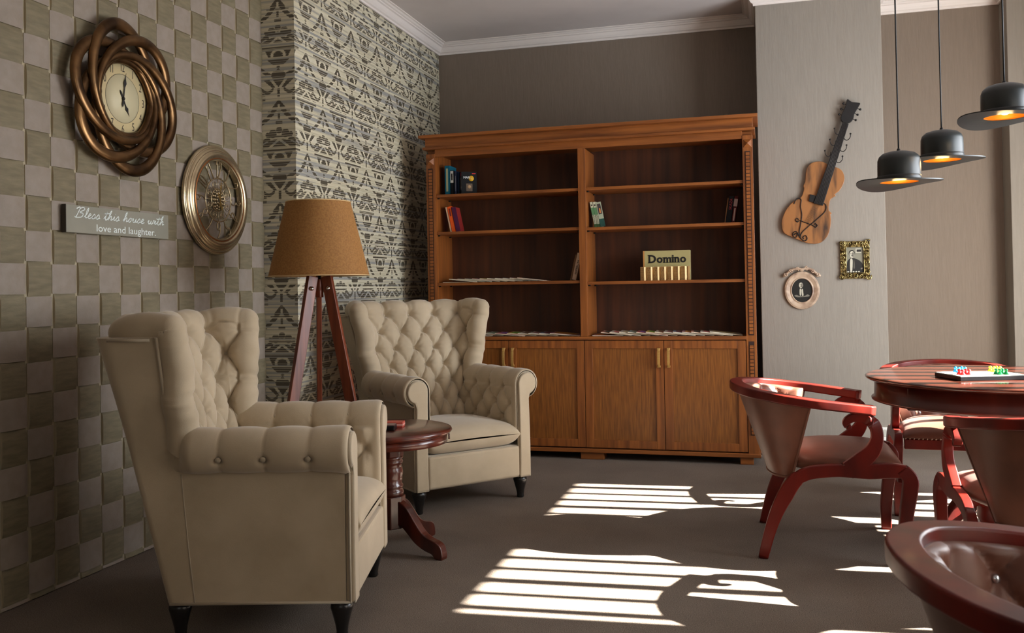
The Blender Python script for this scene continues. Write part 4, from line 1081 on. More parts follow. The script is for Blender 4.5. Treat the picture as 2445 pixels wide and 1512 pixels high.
def make_tub_chair():
    t = thing('tub_armchair', 'x', 'chair')
    # curved top rail
    PP = [TUBP[i] for i in range(0, len(TUBP), 2)]
    pts = [Vector((p.x, p.y, rail_z(p.x))) for p in PP]
    n = len(pts); Wd = [0.030] * n
    # width axis lies level and across the rail
    m = MB(); rings = []
    for i, p in enumerate(pts):
        tg = (pts[min(i + 1, n - 1)] - pts[max(i - 1, 0)]).normalized(); side = Vector((0, 0, 1)).cross(tg).normalized(); up = tg.cross(side).normalized()
        if up.z < 0: up = -up
        ring = []
        for k in range(16):
            q, j = divmod(k, 4); qa = q * PI / 2 + j * PI / 6; sx_, sy_ = ((1, 1), (-1, 1), (-1, -1), (1, -1))[q]; rr = 0.007
            ring.append(p + side * (sx_ * (Wd[i] - rr) + rr * math.cos(qa)) + up * (sy_ * (0.0195 - rr) + rr * math.sin(qa)))
        rings.append(ring)
    m.grid(rings, 0, True, closev=True)
    for r in (0, n - 1): m.f.append(tuple(r * 16 + k for k in range(16))); m.m.append(0); m.sm.append(False)
    obj('arm_rail', m, cherry, t, wn=True)
    # upholstered back: outer cloth, tufted inner cloth, edge strip
    NU, NV = 90, 40; b = MB()
    outer = [[shell_pt(-1 + 2 * i / NU, j / NV) - shell_n(-1 + 2 * i / NU, j / NV) * 0.004 for j in range(NV + 1)] for i in range(NU + 1)]
    inner = []
    for i in range(NU + 1):
        u = -1 + 2 * i / NU; row = []
        for j in range(NV + 1):
            v = j / NV; edge = min(1, (1 - abs(u)) / 0.06, (1 - v) / 0.05 + 0.25)
            row.append(shell_pt(u, v) + shell_n(u, v) * ((0.030 + inner_field(u, v)) * (edge ** 0.5) + 0.006))
        inner.append(row)
    b.grid(outer, 0, True); b.grid(inner, 0, True, flip=True)
    b.grid([outer[0], inner[0]], 0, True); b.grid([inner[-1], outer[-1]], 0, True)
    b.grid([[outer[i][-1], inner[i][-1]] for i in range(NU + 1)], 0, False); b.grid([[inner[i][0], outer[i][0]] for i in range(NU + 1)], 0, False)
    back = obj('backrest', b, satin, t)
    p = MB(); path = [outer[0][j] for j in range(NV, -1, -2)] + [outer[i][0] for i in range(0, NU + 1, 3)] + [outer[-1][j] for j in range(0, NV + 1, 2)]
    p.sweep(path, 0.0055, 0.0055, None, 6); obj('piping', p, satin, back)
    sd = None
    for r in range(0, 3):
        v = 0.80 - r * 0.27; off = 0 if r % 2 == 0 else 0.5
        for c in range(-3, 3):
            cu = c + off + (0 if off else 0)
            if r % 2 == 0 and cu == -3: continue
            if abs(cu) > 2.2: continue
            u = cu / 2.6; nn = shell_n(u, v)
            if sd is None:
                mm = MB().lathe([(0.0, 0.009), (0.005, 0.0085), (0.0085, 0.005), (0.0095, 0.0), (0.006, -0.003)], n=8); sd = o = obj('crystal_button', mm, crystal, back)
            else: o = sd.copy(); COL.objects.link(o); o.parent = back
            o.location = shell_pt(u, v) + nn * (0.036 + inner_field(u, v) + 0.004); o.rotation_euler = nn.to_track_quat('Z', 'Y').to_euler()
    # seat cushion
    c = MB(); top = []; bot = []
    for i in range(31):
        u = -math.cos(PI * i / 30); rt = []; rb_ = []
        for j in range(31):
            v = -math.cos(PI * j / 30); x = 0.068 + 0.244 * u; hw = 0.185 + 0.092 * min((u + 1) / 0.9, 1) ** 0.7; y = hw * v
            k = (max(0, 1 - abs(u) ** 5)) ** 0.5 * (max(0, 1 - abs(v) ** 6)) ** 0.5
            rt.append((x, y, 0.395 + 0.050 * k + 0.022 * (1 - u * u) * (1 - v * v))); rb_.append((x, y, 0.395 - 0.035 * k))
        top.append(rt); bot.append(rb_)
    c.grid(top, 0, True); c.grid(bot, 0, True, flip=True); obj('seat', c, satin, t)
    fr = obj('seat_rail', MB().bx(0.285, 0.312, -0.265, 0.265, 0.335, 0.385), cherry, t, bevel=0.004)
    nt = MB()
    for k in range(27): sphere_pts(nt, (0.314, -0.26 + k * 0.02, 0.388), 0.0045, 4)
    tr = obj('nail_trim', nt, plain('nail_trim', 150, 120, 100, 0.4, metal=0.6), fr); tr['kind'] = 'stuff'
    obj('seat_rail', MB().bx(-0.205, -0.185, -0.16, 0.16, 0.335, 0.385), cherry, t, bevel=0.004)
    for sg in (1, -1):
        y = sg * 0.292
        # side rail
        P = smooth_pts([(-0.128, y * 0.999, 0.332), (-0.10, y * 0.999, 0.354), (-0.05, y * 0.999, 0.374), (0.05, y, 0.385), (0.17, y, 0.386), (0.26, y, 0.392), (0.315, y * 1.0, 0.388)], 5)
        obj('side_rail', MB().sweep(P, lerp_list([0.024, 0.026, 0.027, 0.026, 0.032, 0.030, 0.026], len(P)), 0.0175, (0, 0, 1), 12, power=3.2), cherry, t, wn=True)
        P = smooth_pts([(-0.262, y * 1.02, 0.0), (-0.236, y * 1.015, 0.10), (-0.205, y, 0.19), (-0.165, y, 0.272), (-0.118, y, 0.342), (-0.055, y * 0.99, 0.372)], 5)
        obj('leg', MB().sweep(P, lerp_list([0.020, 0.023, 0.027, 0.032, 0.030, 0.008], len(P)), lerp_list([0.016, 0.017, 0.018, 0.018, 0.0172, 0.010], len(P)), (1, 0, 0), 12, power=3.2), cherry, t, wn=True)
        P = smooth_pts([(0.300, y * 1.02, 0.0), (0.300, y * 1.02, 0.10), (0.312, y * 1.02, 0.22), (0.326, y * 1.02, 0.31), (0.328, y * 1.01, 0.36), (0.300, y, 0.398)], 5)
        obj('leg', MB().sweep(P, lerp_list([0.022, 0.025, 0.027, 0.030, 0.031, 0.026], len(P)), lerp_list([0.019, 0.020, 0.021, 0.022, 0.022, 0.018], len(P)), (1, 0, 0), 12, power=3.2), cherry, t, wn=True)
        P = smooth_pts([(0.085, y * 0.998, 0.384), (0.145, y * 1.0, 0.430), (0.188, y * 1.005, 0.475), (0.206, y * 1.0, 0.528), (0.196, y * 0.985, 0.578), (0.158, y * 0.97, 0.608), (0.112, y * 0.965, 0.606), (0.086, y * 0.965, 0.586), (0.092, y * 0.965, 0.568), (0.106, y * 0.965, 0.570)], 5)
        obj('arm_support', MB().sweep(P, lerp_list([0.036, 0.036, 0.030, 0.024, 0.0225, 0.021, 0.018, 0.015, 0.012, 0.010], len(P)), lerp_list([0.018] * 7 + [0.017, 0.016, 0.015], len(P)), (0.7, 0, -0.7), 12, power=3.2), cherry, t, wn=True)
    return t
def rot_place(o, x, y, deg, label):
    o.location = (x, y, 0); o.rotation_euler = (0, 0, math.radians(deg)); o['label'] = label; o['group'] = 'tub armchairs round the tables'; return o
tub = make_tub_chair()
rot_place(tub, 0.222, 4.33, 0, 'red-framed tub armchair seen side-on with its back to the bookcase, facing the round table')
rot_place(copy_tree(tub), 0.92, 5.19, -92, 'tub armchair behind the round table facing the viewer with crystal buttons showing')
rot_place(copy_tree(tub), 0.955, 3.62, 92, 'tub armchair on the near side of the round table seen from behind')
rot_place(copy_tree(tub), 0.585, 1.655, 5, 'nearest tub armchair at the lower right corner, seen from above')
rot_place(copy_tree(tub), 1.70, 4.45, 180, 'tub armchair on the window side of the round table, mostly out of view')

# ------------------------------------------------------------ hat pendants
def hat_pendant(label, x, y, zb, yaw, ZC_=ZC):
    o = thing('hat_pendant', label, 'pendant lamp', (x, y, zb), yaw, 'hat pendants over the round table')
    CR, BRX, BRY = 0.090, 0.168, 0.187
    # brim: sheet with its sides rolled up and the front and rear drooping
    P = []; Q = []; NR, NA = 10, 72
    for i in range(NR + 1):
        f = i / NR; rt = []; rb_ = []
        for k in range(NA):
            a = 2 * PI * k / NA
            ro = (BRX * BRY) / math.sqrt((BRY * math.cos(a)) ** 2 + (BRX * math.sin(a)) ** 2)
            r = 0.080 + (ro - 0.080) * f
            z = (-0.027 if math.cos(a) > 0 else -0.004) * math.cos(a) ** 2 * f ** 1.5 + 0.004 * math.sin(a) ** 2 * f * f
            rt.append((r * math.cos(a), r * math.sin(a), z + 0.0022)); rb_.append((r * math.cos(a), r * math.sin(a), z - 0.0022))
        P.append(rt); Q.append(rb_)
    m = MB(); m.grid(P, 0, True, closev=True, flip=True); m.grid(Q, 0, True, closev=True); m.grid([P[-1], Q[-1]], 0, True, closev=True, flip=True)
    obj('brim', m, hat_felt, o, recalc=False)
    c = MB().lathe([(CR - 0.002, 0.0), (CR, 0.004), (CR, 0.06), (CR - 0.001, 0.095), (CR - 0.007, 0.112), (CR - 0.022, 0.126), (CR - 0.048, 0.134), (0.0, 0.137)], n=56, cap=False)
    obj('crown', c, hat_felt, o)
    obj('hat_band', MB().lathe([(CR + 0.0005, 0.002), (CR + 0.0022, 0.004), (CR + 0.0022, 0.024), (CR + 0.0005, 0.026)], n=56, cap=False), hat_band, o)
    obj('gold_lining', MB().lathe([(0.080, -0.001), (CR - 0.006, 0.006), (CR - 0.006, 0.06), (CR - 0.010, 0.09), (0.05, 0.115), (0.0, 0.120)], n=48, cap=False), hat_gold, o, recalc=False)
    bl = MB(); sphere_pts(bl, (0, 0, 0.040), 0.030, 12, (1, 1, 1.1)); obj('bulb', bl, bulb_m, o)
    obj('socket', MB().lathe([(0.016, 0.068), (0.018, 0.118)], n=16), black_iron, o)
    obj('cord_grip', MB().lathe([(0.0, 0.128), (0.008, 0.134), (0.0075, 0.145), (0.004, 0.149), (0.0, 0.149)], n=12), black_iron, o)
    obj('cord', MB().lathe([(0.0034, 0.146), (0.0034, ZC_ - zb)], n=10), cable_m, o)
    obj('ceiling_rose', MB().lathe([(0.0, ZC_ - zb - 0.03), (0.045, ZC_ - zb - 0.028), (0.05, ZC_ - zb), (0.0, ZC_ - zb)], n=24), cable_m, o)
    l = bpy.data.lights.new('hat_lamp', 'POINT'); l.energy = 0.9; l.color = (1, 0.66, 0.30); l.shadow_soft_size = 0.03
    lo = bpy.data.objects.new('hat_lamp', l); COL.objects.link(lo); lo.parent = o; lo.location = (0, 0, -0.004)
    return o
hat_pendant('lowest and leftmost of the three black hat pendant lamps', 0.577, 4.339, 1.618, math.radians(122))
hat_pendant('middle-height black hat pendant lamp, half behind the lowest one', 0.786, 4.523, 1.728, math.radians(122))
hat_pendant('highest black hat pendant lamp, cut by the right edge', 0.962, 4.144, 1.848, math.radians(122))

# ------------------------------------------------------------ wall clock with interlaced bronze rings (left wall)
def on_left_wall(name, label, cat, y, z, dx=0.003):
    """local frame: x to the right along the wall (+y), y up, z out of the wall"""
    o = bpy.data.objects.new(name, None); COL.objects.link(o); o['label'] = label; o['category'] = cat
    o.matrix_world = Matrix(((0, 0, 1, XL + dx), (1, 0, 0, y), (0, 1, 0, z), (0, 0, 0, 1)))
    return o
def on_front_wall(name, label, cat, x, z, Y, group=None):
    """local frame: x right, y up, z towards the room (-Y)"""
    o = bpy.data.objects.new(name, None); COL.objects.link(o); o['label'] = label; o['category'] = cat
    o.matrix_world = Matrix(((1, 0, 0, x), (0, 0, -1, Y), (0, 1, 0, z), (0, 0, 0, 1)))
    return o
ck = on_left_wall('wall_clock', 'large clock framed by interlaced bronze rings on the woven wall', 'clock', 3.382, 2.045)
for k in range(6):
    a0 = math.radians(38 + 60 * k); pts = []; Wl = []; N_ = 96
    for i in range(N_):
        b = 2 * PI * i / N_
        px, py = 0.250 * math.cos(b) , 0.200 * math.sin(b)
        qx = px + 0.070; qy = py + 0.012
        x = qx * math.cos(a0) - qy * math.sin(a0); y = qx * math.sin(a0) + qy * math.cos(a0)
        r = math.hypot(x, y)
        pts.append((x, y, 0.040 + 0.013 * math.sin(b + 0.5) - 0.05 * (r - 0.22)))
    m = MB(); m.sweep(pts, [0.0160] * N_, [0.022 + 0.006 * math.cos(2 * PI * i / N_) for i in range(N_)], (0, 0, 1), 12, closed=True)
    # flat side of the section lies against the wall: width axis radial
    obj('bronze_ring', m, bronze, ck)
obj('dial_ring', MB().lathe([(0.160, 0.010), (0.186, 0.012), (0.192, 0.030), (0.182, 0.044), (0.170, 0.046), (0.160, 0.036)], n=64, cap=False), bronze, ck)
dl = obj('dial', MB().lathe([(0.0, 0.010), (0.166, 0.010), (0.166, 0.018), (0.0, 0.018)], n=64), cream_paint, ck)
obj('dial_centre', MB().lathe([(0.0, 0.0182), (0.108, 0.0182), (0.108, 0.0188), (0.0, 0.0188)], n=64), cream_paint2, dl)
obj('dial_line', MB().lathe([(0.107, 0.0186), (0.1085, 0.0186), (0.1085, 0.0192), (0.107, 0.0192)], n=64, cap=False), ink, dl)
num_ink = plain('numeral_brown', 54, 44, 34, 0.5)
for h in range(1, 13):
    a = PI / 2 - h * PI / 6; R_ = 0.136
    n = text_obj('numeral', str(h), 0.050, num_ink, dl, (R_ * math.cos(a), R_ * math.sin(a), 0.0186), (0, 0, 0), depth=0.0002, offset=-0.0002, space=0.8); n.scale = (0.72, 1.05, 1)
def hand(name, L, ang, z, w, parent, mtl):
    out = [(-w * 0.5, -0.03), (-w * 0.35, 0.0), (-w * 0.3, L * 0.45), (-w, L * 0.6), (-w * 0.25, L * 0.78), (0, L), (w * 0.25, L * 0.78), (w, L * 0.6), (w * 0.3, L * 0.45), (w * 0.35, 0.0), (w * 0.5, -0.03), (0, -0.04)]
    m = MB().prism(out[::-1], z, z + 0.0015, 'xy'); o = obj(name, m, mtl, parent); o.rotation_euler = (0, 0, ang); return o
hand('minute_hand', 0.118, -math.radians(9), 0.023, 0.009, ck, ink)
hand('hour_hand', 0.082, -math.radians(152), 0.021, 0.010, ck, ink)
obj('hand_boss', MB().lathe([(0.0, 0.019), (0.007, 0.019), (0.006, 0.028), (0.0, 0.029)], n=16), ink, ck)

# open-work clock
c2 = on_left_wall('wall_clock', 'smaller round champagne metal clock with openwork scroll numerals', 'clock', 4.095, 1.657)
RO = 0.284
prof = [(RO - 0.006, 0.0), (RO, 0.006), (RO - 0.001, 0.014), (RO - 0.010, 0.020), (RO - 0.013, 0.018), (RO - 0.016, 0.022), (RO - 0.024, 0.031), (RO - 0.031, 0.031), (RO - 0.034, 0.030), (RO - 0.040, 0.039), (RO - 0.050, 0.043), (RO - 0.062, 0.040), (RO - 0.068, 0.034), (RO - 0.071, 0.036), (RO - 0.078, 0.036), (RO - 0.082, 0.028), (RO - 0.084, 0.008), (RO - 0.080, 0.0)]
obj('bezel', MB().lathe(prof, n=96, cap=False), champagne, c2)
obj('copper_line', MB().lathe([(RO - 0.0665, 0.036), (RO - 0.069, 0.039), (RO - 0.072, 0.0375)], n=96, cap=False), plain('copper', 176, 112, 66, 0.3, metal=0.9), c2)
def ring_tube(R_, r, z, parent, name, mtl, n=72): return obj(name, MB().sweep([(R_ * math.cos(2 * PI * k / n), R_ * math.sin(2 * PI * k / n), z) for k in range(n)], r, r, (0, 0, 1), 8, closed=True), mtl, parent)
ring_tube(0.112, 0.0038, 0.022, c2, 'inner_ring', champagne)
def spiral(turns, r0, r1, n=40): return [(r * math.cos(a), r * math.sin(a), 0) for a, r in ((2 * PI * turns * i / n, r0 + (r1 - r0) * i / n) for i in range(n + 1))]
for k in range(8):
    a = 2 * PI * (k + 0.5) / 8; m = MB(); base = Vector((0.083 * math.cos(a), 0.083 * math.sin(a), 0.022))
    m.sweep([base + Vector(p) for p in spiral(1.9, 0.004, 0.021)], 0.0022, 0.0022, None, 6)
    obj('scroll', m, champagne, c2)
ros = MB()
for rr, nn, lr in ((0.020, 8, 0.009), (0.036, 12, 0.010), (0.050, 16, 0.008)):
    for k in range(nn):
        a = 2 * PI * k / nn; ros.lathe([(0.0, 0.0), (lr, 0.004), (lr * 0.4, 0.010), (0.0, 0.011)], (rr * math.cos(a), rr * math.sin(a), 0.018 + (0.05 - rr) * 0.12), 8)
obj('rosette', ros, champagne, c2); ring_tube(0.058, 0.003, 0.020, c2, 'inner_ring', champagne, 48)
for k in range(8):
    a = 2 * PI * k / 8; obj('spoke', MB().sweep([(0.055 * math.cos(a), 0.055 * math.sin(a), 0.020), (0.112 * math.cos(a), 0.112 * math.sin(a), 0.021)], 0.0018, 0.0018, None, 6), champagne, c2)
DIG = {'1': [[(0.0, 0.80), (0.12, 1.0), (0.12, 0.0)]], '2': [[(-0.2, 0.78), (-0.05, 1.0), (0.2, 0.95), (0.22, 0.7), (-0.05, 0.3), (-0.25, 0.02), (0.28, 0.0)]], '3': [[(-0.2, 0.85), (0.0, 1.0), (0.22, 0.85), (0.15, 0.6), (0.0, 0.53), (0.22, 0.4), (0.24, 0.15), (0.0, 0.0), (-0.22, 0.15)]],
       '4': [[(0.12, 0.0), (0.12, 1.0), (-0.25, 0.3), (0.28, 0.3)]], '5': [[(0.22, 1.0), (-0.12, 1.0), (-0.16, 0.6), (0.1, 0.62), (0.24, 0.35), (0.1, 0.03), (-0.2, 0.1)]], '6': [[(0.12, 1.0), (-0.12, 0.7), (-0.2, 0.3), (-0.05, 0.0), (0.18, 0.12), (0.18, 0.42), (0.0, 0.5), (-0.18, 0.32)]],
       '7': [[(-0.22, 1.0), (0.24, 1.0), (0.02, 0.5), (-0.05, 0.0)]], '8': [[(0.0, 0.53), (-0.18, 0.75), (0.0, 1.0), (0.18, 0.75), (0.0, 0.53), (-0.22, 0.25), (0.0, 0.0), (0.22, 0.25), (0.0, 0.53)]], '9': [[(0.18, 0.7), (0.0, 0.5), (-0.18, 0.68), (-0.1, 0.95), (0.1, 1.0), (0.2, 0.75), (0.15, 0.3), (-0.1, 0.0)]], '0': [[(0.0, 1.0), (-0.2, 0.75), (-0.2, 0.25), (0.0, 0.0), (0.2, 0.25), (0.2, 0.75), (0.0, 1.0)]]}
for h in range(1, 13):
    th_ = PI / 2 - h * PI / 6; rad = Vector((math.cos(th_), math.sin(th_), 0)); tan = Vector((math.sin(th_), -math.cos(th_), 0)); m = MB(); s = str(h)
    for ci, ch in enumerate(s):
        shx = (ci - (len(s) - 1) / 2) * 0.030
        for st_ in DIG[ch]:
            P = smooth_pts([(a, b, 0) for a, b in st_], 5)
            m.sweep([rad * (0.114 + 0.084 * p.y) + tan * (shx + 0.062 * p.x * (0.75 if len(s) > 1 else 1)) + Vector((0, 0, 0.022)) for p in P], 0.0042, 0.0030, None, 6)
    o = obj('numeral', m, champagne, c2)
gold_hand = plain('hand_brass', 190, 160, 90, 0.3, metal=0.8)
hand('minute_hand', 0.105, math.radians(-6), 0.034, 0.007, c2, gold_hand); hand('hour_hand', 0.07, -math.radians(158), 0.032, 0.008, c2, gold_hand)
# ------------------------------------------------------------ lettered board
sg_ = on_left_wall('wall_sign', 'grey-green board lettered in white hanging below the large clock', 'sign', 3.362, 1.492, 0.003)
obj('board', MB().bx(-0.326, 0.326, -0.057, 0.057, 0, 0.020), sign_grey, sg_, bevel=0.001)
obj('board_edge', MB().bx(-0.3275, -0.325, -0.0575, 0.0575, 0.0, 0.0205), sign_edge, sg_)
GL = {'B': ([[(0.10, 0.0), (0.30, 1.05), (0.18, 1.18), (0.02, 1.0)], [(0.28, 1.02), (0.55, 1.2), (0.72, 0.98), (0.36, 0.62), (0.66, 0.5), (0.58, 0.10), (0.10, 0.02), (0.0, 0.15)]], 0.80),
      'l': ([[(0, 0.1), (0.22, 0.6), (0.26, 1.15), (0.14, 0.9), (0.14, 0.1), (0.32, 0.12)]], 0.30), 'e': ([[(0, 0.12), (0.28, 0.42), (0.16, 0.55), (0.06, 0.25), (0.16, 0.0), (0.40, 0.14)]], 0.38), 's': ([[(0, 0.12), (0.20, 0.55), (0.30, 0.2), (0.16, 0.0), (0.06, 0.08)], [(0.28, 0.1), (0.4, 0.14)]], 0.38),
      't': ([[(0, 0.12), (0.16, 0.6), (0.20, 1.0), (0.14, 0.2), (0.22, 0.0), (0.38, 0.14)], [(-0.02, 0.72), (0.46, 0.80)]], 0.34), 'h': ([[(0, 0.12), (0.20, 0.7), (0.26, 1.15), (0.14, 0.9), (0.10, 0.0)], [(0.10, 0.12), (0.28, 0.5), (0.36, 0.40), (0.34, 0.05), (0.50, 0.14)]], 0.50),
      'i': ([[(0, 0.12), (0.14, 0.5), (0.12, 0.08), (0.28, 0.12)], [(0.18, 0.74), (0.20, 0.78)]], 0.28), 'o': ([[(0, 0.12), (0.10, 0.42), (0.26, 0.5), (0.30, 0.22), (0.16, 0.0), (0.06, 0.2), (0.2, 0.48), (0.46, 0.42)]], 0.42), 'u': ([[(0, 0.2), (0.10, 0.5), (0.10, 0.1), (0.24, 0.04), (0.36, 0.5), (0.36, 0.08), (0.50, 0.14)]], 0.50),
      'w': ([[(0, 0.2), (0.10, 0.5), (0.12, 0.05), (0.28, 0.12), (0.34, 0.45), (0.36, 0.05), (0.52, 0.12), (0.58, 0.5), (0.72, 0.44)]], 0.68), ' ': ([], 0.36)}
txt = 'Bless this house with'; adv = sum(GL[c][1] for c in txt); sc_ = 0.570 / adv; x = -0.280
for word in txt.split(' '):
    m = MB()
    for c in word:
        for st_ in GL[c][0]:
            P = smooth_pts([(a, b, 0) for a, b in st_], 6)
            m.sweep([((x + p.x * sc_ + p.y * 0.012), 0.006 + p.y * 0.040 * 0.92, 0.0208) for p in P], 0.0007, 0.0023, None, 6)
        x += GL[c][1] * sc_
    x += GL[' '][1] * sc_
    obj('lettering', m, white_paint, sg_)
lt = text_obj('lettering', 'love and laughter.', 0.043, white_paint, sg_, (0.04, -0.032, 0.0202), (0, 0, 0), depth=0.0004)
xs_ = [v.co.x for v in lt.data.vertices]; lt.scale = (0.385 / (max(xs_) - min(xs_)), 1, 1)

# ------------------------------------------------------------ guitar coat rack on the column
GBODY = [(0.374, 1.985), (0.334, 1.987), (0.299, 1.975), (0.275, 1.945), (0.267, 1.898), (0.263, 1.856), (0.251, 1.83), (0.255, 1.809), (0.245, 1.772), (0.229, 1.747), (0.188, 1.727), (0.147, 1.687), (0.116, 1.63), (0.104, 1.577), (0.113, 1.524), (0.143, 1.497), (0.193, 1.474), (0.253, 1.446), (0.312, 1.434), (0.362, 1.445), (0.398, 1.483), (0.416, 1.535), (0.423, 1.597), (0.42, 1.629), (0.43, 1.636), (0.411, 1.655), (0.415, 1.702), (0.426, 1.733), (0.456, 1.751), (0.45, 1.763), (0.478, 1.783), (0.503, 1.823), (0.514, 1.865), (0.505, 1.907), (0.481, 1.934), (0.442, 1.95), (0.413, 1.964)]
gc = (0.32, 1.72)
gu = on_front_wall('guitar_wall_rack', 'burnt wood guitar shaped rack with black neck and hooks on the column', 'wall decoration', gc[0], gc[1], YC - 0.004)
L_ = lambda pts: [(a - gc[0], b - gc[1]) for a, b in pts]
obj('body', MB().prism([(p.x, p.y) for p in smooth_pts(L_(GBODY), 2, True)], 0, 0.024, 'xy'), burnt, gu, bevel=0.003)
nk = obj('neck', MB().prism(L_([(0.509, 2.24), (0.546, 2.225), (0.372, 1.688), (0.313, 1.706)])[::-1], 0.024, 0.044, 'xy').prism(L_([(0.292, 1.768), (0.380, 1.738), (0.368, 1.692), (0.282, 1.722)])[::-1], 0.0242, 0.038, 'xy'), black_iron, gu, bevel=0.0015)
for k in range(5):
    f = (k + 1) / 6; a = Vector((0.509 + (0.546 - 0.509) * f, 2.240 + (2.225 - 2.240) * f)); b_ = Vector((0.313 + (0.372 - 0.313) * f, 1.706 + (1.688 - 1.706) * f))
    obj('string', MB().sweep([(a.x - gc[0], a.y - gc[1], 0.0450), (b_.x - gc[0], b_.y - gc[1], 0.0450)], 0.0011, 0.0011, None, 5), plain('string_dark', 62, 56, 52, 0.4), nk)
hd = obj('headstock', MB().prism([(p.x, p.y) for p in smooth_pts(L_([(0.547, 2.389), (0.569, 2.369), (0.619, 2.36), (0.612, 2.337), (0.582, 2.287), (0.576, 2.256), (0.551, 2.232), (0.509, 2.24), (0.498, 2.262), (0.504, 2.293), (0.529, 2.343), (0.537, 2.384)]), 2, True)], 0.018, 0.042, 'xy'), black_iron, gu, bevel=0.002)
for (px, pz), (bx_, bz) in zip([(0.517, 2.365), (0.503, 2.329), (0.489, 2.294), (0.621, 2.318), (0.604, 2.283), (0.591, 2.249)], [(0.546, 2.35), (0.538, 2.316), (0.526, 2.281), (0.592, 2.33), (0.582, 2.296), (0.567, 2.259)]):
    m = MB().sweep([(bx_ - gc[0], bz - gc[1], 0.03), (px - gc[0], pz - gc[1], 0.03)], 0.0024, 0.0024, None, 6); sphere_pts(m, (px - gc[0], pz - gc[1], 0.03), 0.0078, 7); obj('tuning_peg', m, black_iron, hd)
for px, pz in [(0.454, 2.195), (0.424, 2.124), (0.391, 2.051), (0.553, 2.154), (0.527, 2.08), (0.5, 2.007)]:
    s = 1 if px > 0.4 + (pz - 2.0) * 0.37 + 0.03 else -1
    x, y = px - gc[0], pz - gc[1]
    P = smooth_pts([(x - s * 0.040, y - 0.005, 0.030), (x - s * 0.034, y - 0.030, 0.036), (x - s * 0.018, y - 0.038, 0.050), (x - s * 0.003, y - 0.024, 0.066), (x, y - 0.006, 0.070)], 5)
    m = MB().sweep(P, 0.0026, 0.0026, None, 7); sphere_pts(m, (x, y, 0.070), 0.0062, 7); obj('coat_hook', m, black_iron, gu)
def wire(P, r=0.0028): return MB().sweep([(p.x, p.y, 0.0285) for p in smooth_pts(L_(P), 6)], r, r, None, 6)
W1 = [(0.188, 1.727 - 0.02), (0.205, 1.742), (0.234, 1.736), (0.230, 1.689), (0.237, 1.636), (0.231, 1.583), (0.219, 1.521), (0.223, 1.478)]
W2 = [(0.350, 1.700), (0.372, 1.706), (0.392, 1.690), (0.386, 1.650), (0.336, 1.601), (0.275, 1.55), (0.234, 1.51), (0.223, 1.478)]
for P in (W1, W2, [(0.217, 1.600), (0.206, 1.610), (0.197, 1.598), (0.208, 1.584), (0.226, 1.592), (0.305, 1.558), (0.322, 1.545), (0.334, 1.556), (0.324, 1.570), (0.315, 1.563)], [(0.185, 1.497), (0.194, 1.508), (0.205, 1.500), (0.198, 1.482), (0.180, 1.486), (0.178, 1.510), (0.200, 1.520), (0.223, 1.478), (0.250, 1.455), (0.268, 1.470), (0.258, 1.492), (0.242, 1.482), (0.246, 1.470)]):
    obj('iron_scroll', wire(P), black_iron, gu)
for k in range(5):
    t_ = -0.018 + k * 0.009
    obj('string', MB().sweep([(0.340 + t_ - gc[0], 1.70 - gc[1], 0.030), (0.268 + t_ - gc[0], 1.575 - gc[1], 0.030)], 0.0007, 0.0007, None, 4), black_iron, gu)

# ------------------------------------------------------------ ornate rectangular frame
grey_photo = plain('photo_grey', 128, 126, 110, 0.4); photo_dark = plain('photo_dark', 26, 26, 24, 0.4); photo_light = plain('photo_light', 216, 212, 190, 0.4); photo_mid = plain('photo_mid', 86, 84, 74, 0.4)
pf = on_front_wall('picture_frame', 'small rectangular gilt frame of carved scrolls around a grey portrait', 'picture', 0.568, 1.320, YC - 0.002)
hw, hh, iw, ih = 0.092, 0.125, 0.054, 0.085
fr = MB().bx(-hw, -iw, -hh, hh, 0, 0.010).bx(iw, hw, -hh, hh, 0, 0.010).bx(-iw, iw, ih, hh, 0, 0.010).bx(-iw, iw, -hh, -ih, 0, 0.010)
rnd = random.Random(5)
def leaf(x, y, r, tw, a0):
    n = 26; P = [(x + (r * (1 - i / n * 0.8)) * math.cos(a0 + tw * 3.6 * PI * i / n * 0.8), y + (r * (1 - i / n * 0.8)) * math.sin(a0 + tw * 3.6 * PI * i / n * 0.8), 0.012 + 0.012 * i / n) for i in range(n)]
    fr.sweep(P, [0.0050 * (1 - 0.5 * i / n) for i in range(n)], [0.0050 * (1 - 0.5 * i / n) for i in range(n)], None, 7)
for i in range(5):
    for sy_ in (1, -1): leaf(-0.072 + i * 0.036, sy_ * 0.108, 0.0165, 1 if (i % 2) else -1, i * 1.3 + sy_)
for i in range(6):
    for sx_ in (1, -1): leaf(sx_ * 0.076, -0.082 + i * 0.033, 0.0150, 1 if (i % 2) else -1, i * 0.9 + sx_)
for sx_ in (1, -1):
    for sy_ in (1, -1): leaf(sx_ * 0.082, sy_ * 0.115, 0.020, sx_ * sy_, 0.7)
obj('carved_frame', fr, gilt, pf)
sl = MB(); w_ = 0.0035
sl.bx(-iw - w_, -iw, -ih - w_, ih + w_, 0.006, 0.017).bx(iw, iw + w_, -ih - w_, ih + w_, 0.006, 0.017).bx(-iw, iw, ih, ih + w_, 0.006, 0.017).bx(-iw, iw, -ih - w_, -ih, 0.006, 0.017)
obj('inner_slip', sl, gilt, pf, bevel=0.001)
ph = obj('photograph', MB().bx(-iw, iw, -ih, ih, 0.004, 0.006), grey_photo, pf)
def flat(name, pts, z, m_, parent): return obj(name, MB().prism([(p.x, p.y) for p in smooth_pts(pts, 4, True)], z, z + 0.0004, 'xy'), m_, parent)
